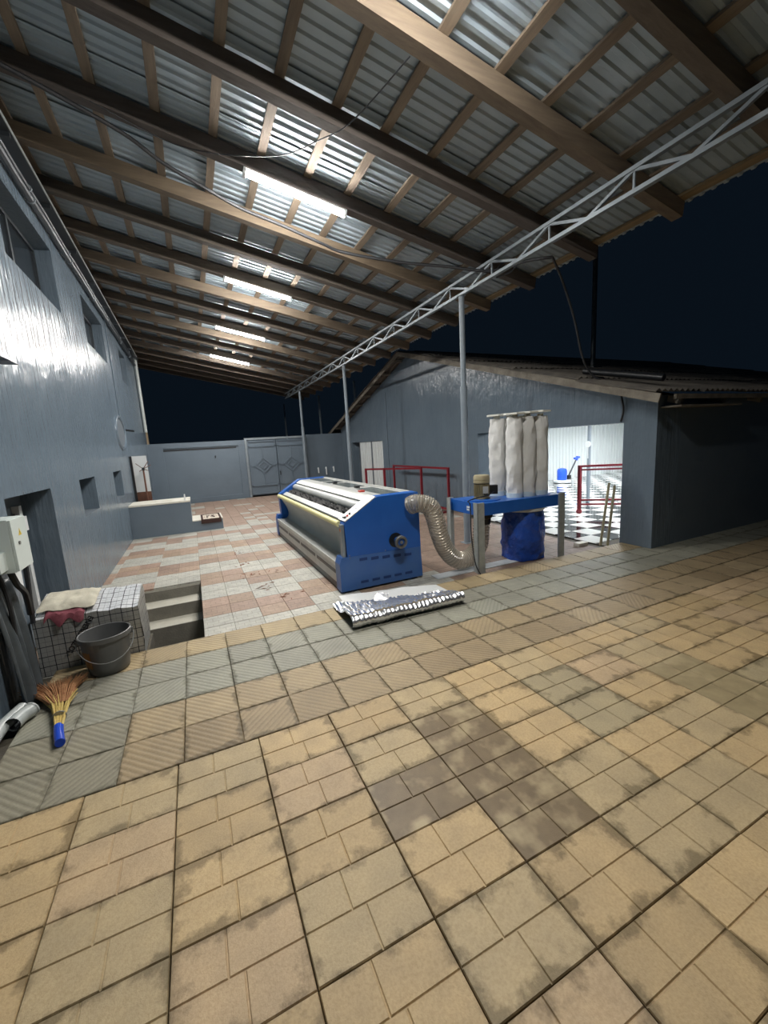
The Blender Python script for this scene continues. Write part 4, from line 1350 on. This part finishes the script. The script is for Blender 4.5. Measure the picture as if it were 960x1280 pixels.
# white and brown open door leaf beyond the landing
dl = thing('open_door_leaf', 'white and red-brown door leaf standing open above the landing', 'door', (-1.5, 13.3, .40))
struct('trim_5', MB().box(WX + .001, -0.9, 12.751, 16.2, YZ, .40, 'paint_flat'))
part('upper_board', MB().box(-1.50, -1.15, 13.3, 13.34, 1.0, 2.0, 'cream'), dl)
part('lower_board', MB().box(-1.50, -1.15, 13.3, 13.34, .40, .999, 'brownboard'), dl)
part('edge_post', MB().box(-1.556, -1.501, 13.25, 13.34, .40, 2.0, 'black'), dl)
cst = thing('coat_stand', 'thin dark coat stand with forked prongs before the white door leaf', 'coat stand', (-1.24, 13.05, .40))
part('pole', MB().tube([(-1.24, 13.05, .41), (-1.24, 13.05, 1.64)], .022, 8, 'brownboard'), cst, True)
part('base', MB().lathe([(.12, 0), (.12, .015), (.03, .03)], 16, 'brownboard', at=(-1.24, 13.05, .40), cap=True), cst)
part('knuckle', MB().tube([(-1.24, 13.05, 1.60), (-1.24, 13.05, 1.68)], .035, 10, 'black'), cst)
for dx, dz in ((-.16, .16), (.14, .2), (.2, .1), (-.1, -.06), (.12, -.05)):
    part('prong', MB().tube([(-1.24, 13.05, 1.64), (-1.24 + dx, 13.02, 1.64 + dz)], .010, 6, 'brownboard'), cst)

# ================================================================== LEFT WALL FITTINGS
# ring-shaped wall vent
rv = MB(); ring = []
for k in range(40):
    a = 2 * math.pi * k / 40
    ring.append((WX - .01, 12.45 + .70 * math.cos(a), 2.60 + .40 * math.sin(a)))
rvt = thing('round_wall_niche', 'oval recess with a raised rim on the grey wall, above the landing', 'wall niche', (WX, 12.45, 2.2))
part('rim', MB().tube(ring, .05, 8, 'paint', closed=True), rvt, True)
disc = MB().add([(WX + .004, y, z) for x, y, z in ring], [tuple(range(40))], 'recess')
part('dark_back', disc, rvt)
part('bracket', MB().bar((WX, 13.35, 2.72), (WX + .22, 13.35, 2.68), .03, .05, 'black'), rvt)
struct('trim_6', MB().box(WX + .001, WX + .025, 12.62, 12.68, 3.0, 5.9, 'paint_flat'))
solo('downpipe', MB().tube([(WX + .07, 18.6, 2.9), (WX + .07, 18.6, 5.6)], .06, 12, 'pvc'), 'pale downpipe at the far end of the grey wall', 'pipe', smooth=True)
# cable tray and conduits under the roof
ct = thing('cable_tray', 'dull metal cable tray along the top of the grey wall', 'cable tray', (WX, 1, 5.6))
part('tray_base', MB().box(WX + .001, -1.402, 1, 19.0, 5.66, 5.668, 'tray'), ct)
part('tray_lip', MB().box(-1.405, -1.396, 1, 18.4, 5.655, 5.70, 'pvc'), ct)
y = 2.0
while y < 19:
    part('bracket', MB().box(WX + .001, -1.42, y - .02, y + .02, 5.61, 5.66, 'tray'), ct)
    y += 1.5
for z, r, lab, key in ((5.50, .032, 'upper dark conduit clipped along the top of the grey wall', 'darksteel'), (5.37, .04, 'lower dark conduit clipped along the top of the grey wall', 'darksteel')):
    cn = thing('conduit', lab, 'conduit', (WX, 1, z - r))
    x = WX + r + .02
    path = [(x, 1 + i * .58, z + .012 * math.sin(i * 1.7)) for i in range(31)]
    part('pipe', MB().tube(path, r, 8, key), cn, True)
    y = 1.6
    while y < 19:
        part('clip', MB().tube([(x, y - .015, z), (x, y + .015, z)], r + .012, 10, 'steel'), cn)
        part('clip_base', MB().box(WX + .0005, x, y - .012, y + .012, z - .012, z + .012, 'pvc'), cn)
        y += 1.9
# small dark plate sticking out at the frame's left edge
solo('wall_plate', MB().prism([(WX, 2.90), (WX + .16, 2.90), (WX, 2.99)], 'y', 5.02, 5.22, 'tray'), 'small dark plate jutting from the glossy grey wall, far left', 'plate')

# electric box
EX0, EX1, EY0, EY1, EZ0, EZ1 = WX + .012, -1.33, 3.99, 4.30, 1.13, 1.54
eb = thing('electric_box', 'pale grey electric cabinet on the wall at the left edge', 'electric cabinet', (WX, EY0, EZ0))
part('cabinet', MB().box(EX0, EX1, EY0, EY1, EZ0, EZ1, 'ebox').box(WX, EX0, EY0 + .04, EY1 - .04, EZ0 + .05, EZ1 - .05, 'black'), eb)
dr = part('cabinet_door', MB().box(EX1 + .002, EX1 + .018, EY0 + .005, EY1 - .005, EZ0 + .006, EZ1 - .006, 'ebox'), eb)
part('lock', MB().tube([(EX1 + .018, EY0 + .10, EZ0 + .215), (EX1 + .026, EY0 + .10, EZ0 + .215)], .014, 12, 'hubm'), dr)
part('warning_triangle', MB().add([(EX1 + .0185, EY0 + .12, EZ0 + .27), (EX1 + .0185, EY0 + .18, EZ0 + .27), (EX1 + .0185, EY0 + .15, EZ0 + .325), (EX1 + .0195, EY0 + .12, EZ0 + .27), (EX1 + .0195, EY0 + .18, EZ0 + .27), (EX1 + .0195, EY0 + .15, EZ0 + .325)], [(0, 1, 2), (3, 4, 5), (0, 1, 4, 3), (1, 2, 5, 4), (2, 0, 3, 5)], 'yellowsign'), dr)
part('lightning_mark', MB().add([(EX1 + .0200, EY0 + y, EZ0 + z) for y, z in ((.152, .312), (.142, .291), (.149, .291), (.146, .274), (.158, .297), (.151, .297))], [(0, 1, 2, 5), (2, 3, 4, 5)], 'ink'), dr)
sk = thing('wall_socket', 'grey socket box hanging under the cabinet, far left edge', 'socket', (EX0 + .02, 3.80, 1.02))
part('housing', MB().box(EX0 + .03, EX0 + .17, 3.86, 3.99, 1.16, 1.30, 'ebox'), sk)
part('cover', MB().box(EX0 + .04, EX0 + .16, 3.84, 3.86, 1.17, 1.29, 'pvc'), sk)
part('outlet', MB().tube([(EX0 + .10, 3.84, 1.23), (EX0 + .10, 3.832, 1.23)], .035, 14, 'black'), sk)
solo('paper_sheet', MB().add([(-1.475, 4.30, 1.15), (-1.475, 4.52, 1.19), (-1.46, 4.46, .80), (-1.477, 4.30, 1.151), (-1.477, 4.52, 1.191), (-1.462, 4.46, .801)], [(0, 1, 2), (5, 4, 3), (0, 3, 4, 1), (1, 4, 5, 2), (2, 5, 3, 0)], 'white'), 'pale triangular scrap hanging beside the electric cabinet', 'scrap')

def cable(label, P, r, key='rubber', n=8, name='cable'):
    return solo(name, MB().tube(bez(P, n), r, 7, key), label, 'cable', smooth=True, origin=P[0])
cable('thick black cable bundle running down the wall into the cabinet top', [(WX + .06, 3.85, 3.6), (WX + .06, 3.95, 2.7), (WX + .08, 4.08, 1.9), (WX + .10, 4.12, 1.54)], .042)
cable('second black cable beside the thick bundle above the cabinet', [(WX + .05, 3.75, 3.3), (WX + .05, 3.84, 2.5), (WX + .07, 4.0, 1.8), (WX + .09, 4.02, 1.54)], .022)
cable('thin black wire looping down the glossy wall above the cabinet', [(WX + .012, 4.30, 3.2), (WX + .012, 4.34, 2.4), (WX + .012, 4.55, 1.9), (WX + .03, 4.45, 1.62), (WX + .05, 4.28, 1.54)], .007)
cable('thick black cable leaving the cabinet bottom towards the door', [(EX0 + .1, 4.20, 1.13), (EX0 + .12, 4.24, .98), (EX0 + .10, 4.42, .85), (EX0 + .06, 4.56, .62)], .024)
cable('black cable dropping straight from the cabinet bottom', [(EX0 + .06, 4.10, 1.13), (EX0 + .10, 4.08, .9), (EX0 + .08, 4.12, .55), (EX0 + .06, 4.12, .02)], .017)
cable('black cable hanging in front of the dark door recess', [(WX + .05, 4.66, 1.40), (WX + .07, 4.68, 1.1), (WX + .06, 4.66, .75), (WX + .05, 4.64, .5)], .02)
# cable under the roof, out to the truss and down to the showroom
cable('long black cable sagging under the rafters out to the truss', [(-1.35, 5.60, 5.78), (-0.92, 5.75, 5.72), (-.27, 5.98, 5.60), (.10, 6.24, 5.53), (.55, 6.42, 5.44), (1.06, 6.60, 5.34), (1.62, 6.66, 5.24), (2.26, 6.76, 5.12), (2.66, 6.78, 5.04), (3.52, 6.5, 4.89), (4.20, 6.11, 4.75), (4.64, 5.80, 4.62), (4.80, 5.52, 4.56), (5.02, 5.20, 4.58), (5.27, 4.94, 4.56)], .023, n=6)
cable('loop of spare black cable tied to the truss', [(4.74, 5.66, 4.50), (4.80, 5.50, 4.64), (4.92, 5.30, 4.62), (4.90, 5.40, 4.50), (4.78, 5.62, 4.47)], .012, n=6)
cable('black cable dropping from the truss to the showroom wall', [(5.27, 4.94, 4.56), (5.62, 5.06, 4.30), (5.98, 5.14, 3.80), (6.22, 5.16, 3.20), (6.40, 5.12, 2.92), (6.52, 4.90, 2.72), (6.56, 4.72, 2.60), (6.58, 4.67, 2.42), (6.59, 4.65, 2.25), (6.59, 4.69, 2.08)], .018, n=8)
cable('thin black wire slung between two rafters near the first lamp', [(2.14, 3.60, 5.25), (1.91, 4.4, 5.22), (1.70, 4.84, 5.27), (1.3, 5.45, 5.38), (.37, 6.0, 5.60), (-.53, 5.85, 5.76)], .006)
solo('roof_pipe', MB().tube([(6.62, 5.45, 3.03), (6.72, 4.10, 2.70)], .055, 12, 'black'), 'black pipe lying along the edge of the slate roof', 'pipe', smooth=True)

# ================================================================== LEFT CORNER CLUTTER
# bale of foil-faced insulation with printed grid
bl = thing('insulation_bale', 'bale of gridded foil insulation standing at the stair pit edge', 'bale', (-1.12, 4.92, YZ))
bx0, bx1, by0, by1 = -1.535, -.675, 4.672, 5.20
def bale_top(x, y):
    u = (x - bx0) / (bx1 - bx0); v = (y - by0) / (by1 - by0)
    return .52 - .05 * u + .11 * v - .03 * (2 * v - 1) ** 2 * (v > .5) + .014 * noise.noise(Vector((x * 8, y * 8, 0))) + .010 * noise.noise(Vector((x * 20, y * 20, 2)))
b = MB(); nx, ny = 24, 14
vs = [(bx0 + (bx1 - bx0) * i / nx, by0 + (by1 - by0) * j / ny, bale_top(bx0 + (bx1 - bx0) * i / nx, by0 + (by1 - by0) * j / ny)) for i in range(nx + 1) for j in range(ny + 1)]
fs = [(i * (ny + 1) + j, (i + 1) * (ny + 1) + j, (i + 1) * (ny + 1) + j + 1, i * (ny + 1) + j + 1) for i in range(nx) for j in range(ny)]
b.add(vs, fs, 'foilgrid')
tpz = part('top_foil', b, bl, True)
b = MB()
sides = []
for (xa, ya, xb, yb2) in ((bx0, by0, bx1, by0), (bx1, by0, bx1, by1), (bx1, by1, bx0, by1), (bx0, by1, bx0, by0)):
    n = 24 if abs(xb - xa) > .1 else 14
    vs = []
    for i in range(n + 1):
        x = xa + (xb - xa) * i / n; yv = ya + (yb2 - ya) * i / n
        zt_ = bale_top(x, yv)
        for k in range(9):
            z = YZ + .0 + (zt_ - YZ) * k / 8
            o_ = .016 * noise.noise(Vector((x * 5, yv * 5, z * 5))) * (k not in (0, 8))
            vs.append((x + (o_ if abs(xb - xa) < .1 else 0), yv + (o_ if abs(xb - xa) > .1 else 0), z))
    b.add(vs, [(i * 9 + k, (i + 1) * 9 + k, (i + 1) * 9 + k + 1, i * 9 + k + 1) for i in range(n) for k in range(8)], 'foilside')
sd = part('side_foil', b, bl, True)
def uv_planar(o):
    l = o.data.uv_layers.new(name='UVMap')
    for p in o.data.polygons:
        n_ = p.normal
        for li in p.loop_indices:
            co = o.data.vertices[o.data.loops[li].vertex_index].co
            if abs(n_.z) > .6: uv = (co.x, co.y)
            elif abs(n_.y) > abs(n_.x): uv = (co.x, co.z)
            else: uv = (co.y, co.z)
            l.data[li].uv = (uv[0] + 5, uv[1] + 5)
uv_planar(tpz); uv_planar(sd)
# dark dirty strip along the foot of the bale, and its printed word
fu = bpy.data.curves.new('printed_word', 'FONT'); fu.body = 'ENERGOIZOL'; fu.size = .066; fu.extrude = .0008; fu.offset = .0012
fu.materials.append(M['ink'])
fo2 = put('printed_word', fu, bl)
ang = math.radians(-125)
xa = Vector((math.cos(ang), 0, math.sin(ang))); ya = Vector((-math.sin(ang), 0, math.cos(ang)))
fo2.matrix_local = Matrix.Translation(Vector((-1.085, by0 - .022, .475)) - Vector(bl.location)) @ Matrix((tuple(xa), tuple(ya), tuple(xa.cross(ya)))).transposed().to_4x4()

fo2 = text_mesh(fo2)

def cloth_pile(name, label, x0, x1, y0, y1, z, h, key, seed, sag=0.0):
    b = MB(); nx, ny = 22, 14; vs = []
    for s in (1, 0):
        for i in range(nx + 1):
            for j in range(ny + 1):
                u, v = i / nx, j / ny
                rim = min(1, min(u, 1 - u) * 9) * min(1, min(v, 1 - v) * 7)
                jx = .03 * noise.noise(Vector((v * 3, seed, 0))); jy = .03 * noise.noise(Vector((u * 4, seed, 5)))
                x = x0 + (x1 - x0) * u + jx; y = y0 + (y1 - y0) * v + jy
                base = bale_top(min(max(x, bx0), bx1), min(max(y, by0), by1)) + z
                zz = base + (h * rim ** .5 * (.8 + .5 * noise.noise(Vector((u * 5, v * 4, seed)))) + .008 if s else .003)
                if y < by0: zz -= (by0 - y) * 2.2
                vs.append((x, y, zz))
    m = (nx + 1) * (ny + 1)
    f0 = [(i * (ny + 1) + j, (i + 1) * (ny + 1) + j, (i + 1) * (ny + 1) + j + 1, i * (ny + 1) + j + 1) for i in range(nx) for j in range(ny)]
    fs = f0 + [tuple(m + q for q in reversed(f)) for f in f0]
    edge = [i * (ny + 1) for i in range(nx + 1)] + [nx * (ny + 1) + j for j in range(1, ny + 1)] + [i * (ny + 1) + ny for i in range(nx - 1, -1, -1)] + [j for j in range(ny - 1, 0, -1)]
    for a, c in zip(edge, edge[1:] + edge[:1]): fs.append((a, c, m + c, m + a))
    return solo(name, b.add(vs, fs, key), label, 'cloth', smooth=True)
cloth_pile('folded_cloth', 'crumpled maroon cloth under the beige one on the bale', -1.44, -1.13, 4.650, 4.90, .0, .03, 'cloth_m', 3)
cloth_pile('folded_cloth', 'folded beige cloth lying on the insulation bale', -1.50, -1.04, 4.72, 5.08, .036, .034, 'cloth_b', 8)

# bucket
bc = thing('bucket', 'grey plastic bucket with a wire handle in front of the bale', 'bucket', (-.935, 4.40, 0))
T_ = Matrix.Translation((-.935, 4.40, 0)) @ Matrix.Rotation(math.radians(0), 4, 'Z')
part('shell', MB().lathe([(0, .004), (.155, .004), (.162, .012), (.170, .06), (.198, .325), (.212, .33), (.213, .372), (.206, .376), (.199, .372), (.195, .33), (.158, .02), (0, .016)], 40, 'bucket', T=T_), bc, True)
part('ear', MB().box(-.02, .02, -.012, .012, .295, .345, 'bucket', T=T_ @ Matrix.Rotation(math.radians(12), 4, 'Z') @ Matrix.Translation((.207, 0, 0))), bc)
part('ear', MB().box(-.02, .02, -.012, .012, .295, .345, 'bucket', T=T_ @ Matrix.Rotation(math.radians(192), 4, 'Z') @ Matrix.Translation((.207, 0, 0))), bc)
hd = []
for k in range(25):
    a = math.pi * k / 24
    p = Vector((.226 * math.cos(a), -.226 * math.sin(a) * .985, .32 - .17 * math.sin(a)))
    hd.append(T_ @ Matrix.Rotation(math.radians(12), 4, 'Z') @ p)
part('wire_handle', MB().tube(hd, .0045, 6, 'wire'), bc, True)
b = MB(); vs = []
for i in range(7):
    a = math.radians(200 + i * 6)
    for z in (.09, .17, .25):
        r = .171 + (.198 - .171) * (z - .06) / .265 + .0015
        jit = .01 * math.sin(i * 3 + z * 30)
        vs.append(T_ @ Vector((r * math.cos(a), r * math.sin(a), z + jit)))
part('stain', b.add(vs, [(i * 3 + k, i * 3 + 3 + k, i * 3 + 4 + k, i * 3 + 1 + k) for i in range(6) for k in range(2)], 'orangestain'), bc, label='brown stain')

# broom lying on the slabs
bm_ = thing('broom', 'straw broom with a blue taped handle lying on the slabs', 'broom', (-1.15, 3.8, 0))
part('handle', MB().tube(bez([(-1.065, 3.30, .035), (-1.10, 3.42, .036), (-1.125, 3.52, .038)], 5), [.031] * 11, 14, 'bluetape'), bm_, True, label='blue taped handle')
rs_ = random.Random(11)
b = MB()
for k in range(46):
    a = rs_.uniform(-1, 1); c = rs_.uniform(-1, 1)
    b.tube([(-1.122 + a * .022, 3.51, .038 + c * .018), (-1.155 + a * .038, 3.68, .045 + c * .02), (-1.185 + a * .06, 3.83, .05 + c * .024), (-1.215 + a * .12, 3.97, .055 + c * .028)], [.006, .006, .0055, .003], 5, 'straw')
o = part('straw_neck', b, bm_, False); o['kind'] = 'stuff'
b = MB()
for k in range(330):
    a = rs_.uniform(-1, 1); c = rs_.uniform(-1, 1); l = rs_.uniform(.8, 1.05)
    p0 = Vector((-1.19 + a * .055, 3.84, .05 + c * .018))
    p2 = Vector((-1.325 + a * .24, 4.32 - .09 * max(0, -a) + rs_.uniform(-.05, .03), .040 + c * .03))
    p1 = p0.lerp(p2, .5) + Vector((-a * .02, 0, .02))
    p2 = p0 + (p2 - p0) * l; p2.z = max(.008, p2.z)
    b.tube([p0, p1, p2], [.0042, .0036, .0015], 4, 'straw2', cap=False)
o = part('bristles', b, bm_, False, label='red-brown bristles'); o['kind'] = 'stuff'
part('binding_wire', MB().tube([(-1.148, 3.645, .043), (-1.151, 3.657, .043)], .046, 14, 'wire'), bm_)

# PVC pipes at the left edge
pp = thing('pvc_elbow', 'short grey plastic pipe elbow with its open end forward', 'pipe', (-1.42, 3.80, 0))
P = bez([(-1.37, 3.855, .06), (-1.385, 3.82, .06), (-1.415, 3.77, .06), (-1.435, 3.68, .06)], 5)
part('pipe', MB().tube(P, [.052] * len(P), 20, 'pvc', cap=False), pp, True)
part('pipe_bore', MB().tube(P, [.046] * len(P), 20, 'tray', cap=False), pp, True)
part('socket_ring', MB().tube([P[0], P[2]], .058, 20, 'pvc', cap=False), pp, True)
solo('pvc_pipe', MB().tube([(-1.45, 3.93, .05), (-1.51, 3.70, .05), (-1.51, 3.30, .05)], .048, 18, 'pvc'), 'long grey plastic pipe by the left wall, beside the elbow', 'pipe', smooth=True)

# charcoal plastic sheet hanging from the cabinet to the floor
b = MB(); nx, nz = 40, 16; vs = []
for i in range(nx + 1):
    u = i / nx
    for k in range(nz + 1):
        t = k / nz
        y = 3.95 + .40 * u + .02 * math.sin(t * 4)
        z = 1.02 * (1 - t) + .004
        x = WX + .045 + .03 * math.sin(u * 21 + t * 1.5) * (.4 + t) + .05 * t + .05 * t * max(0, math.sin(u * 7))
        vs.append((max(WX + .006, x), y, z))
fs = [(i * (nz + 1) + k, i * (nz + 1) + k + 1, (i + 1) * (nz + 1) + k + 1, (i + 1) * (nz + 1) + k) for i in range(nx) for k in range(nz)]
o = solo('plastic_sheet', b.add(vs, fs, 'tarp'), 'charcoal plastic sheet hanging below the electric cabinet', 'sheet', smooth=True)
md = o.modifiers.new('thickness', 'SOLIDIFY'); md.thickness = .004; md.offset = 1

# dry leaf litter on the checker tiles
b = MB(); r4 = random.Random(21)
for cx_, cy_ in ((.72, 6.1), (.62, 6.9), (.95, 6.9), (.60, 7.6), (1.05, 5.55), (.68, 8.6)):
    for k in range(9):
        x = cx_ + r4.gauss(0, .10); y = cy_ + r4.gauss(0, .09); a = r4.uniform(0, 6.28); l = r4.uniform(.02, .06); w_ = l * r4.uniform(.15, .4); z = YZ + .003
        dx, dy = math.cos(a), math.sin(a)
        b.add([(x - dx * l, y - dy * l, z), (x + dy * w_, y - dx * w_, z + .008), (x + dx * l, y + dy * l, z), (x - dy * w_, y + dx * w_, z + .003)], [(0, 1, 2, 3)], 'leaf')
lt = put('leaf_litter', b.mesh('leaf_litter'), label='dry red-brown leaf scraps scattered on the checker tiles', category='leaves'); lt['kind'] = 'stuff'
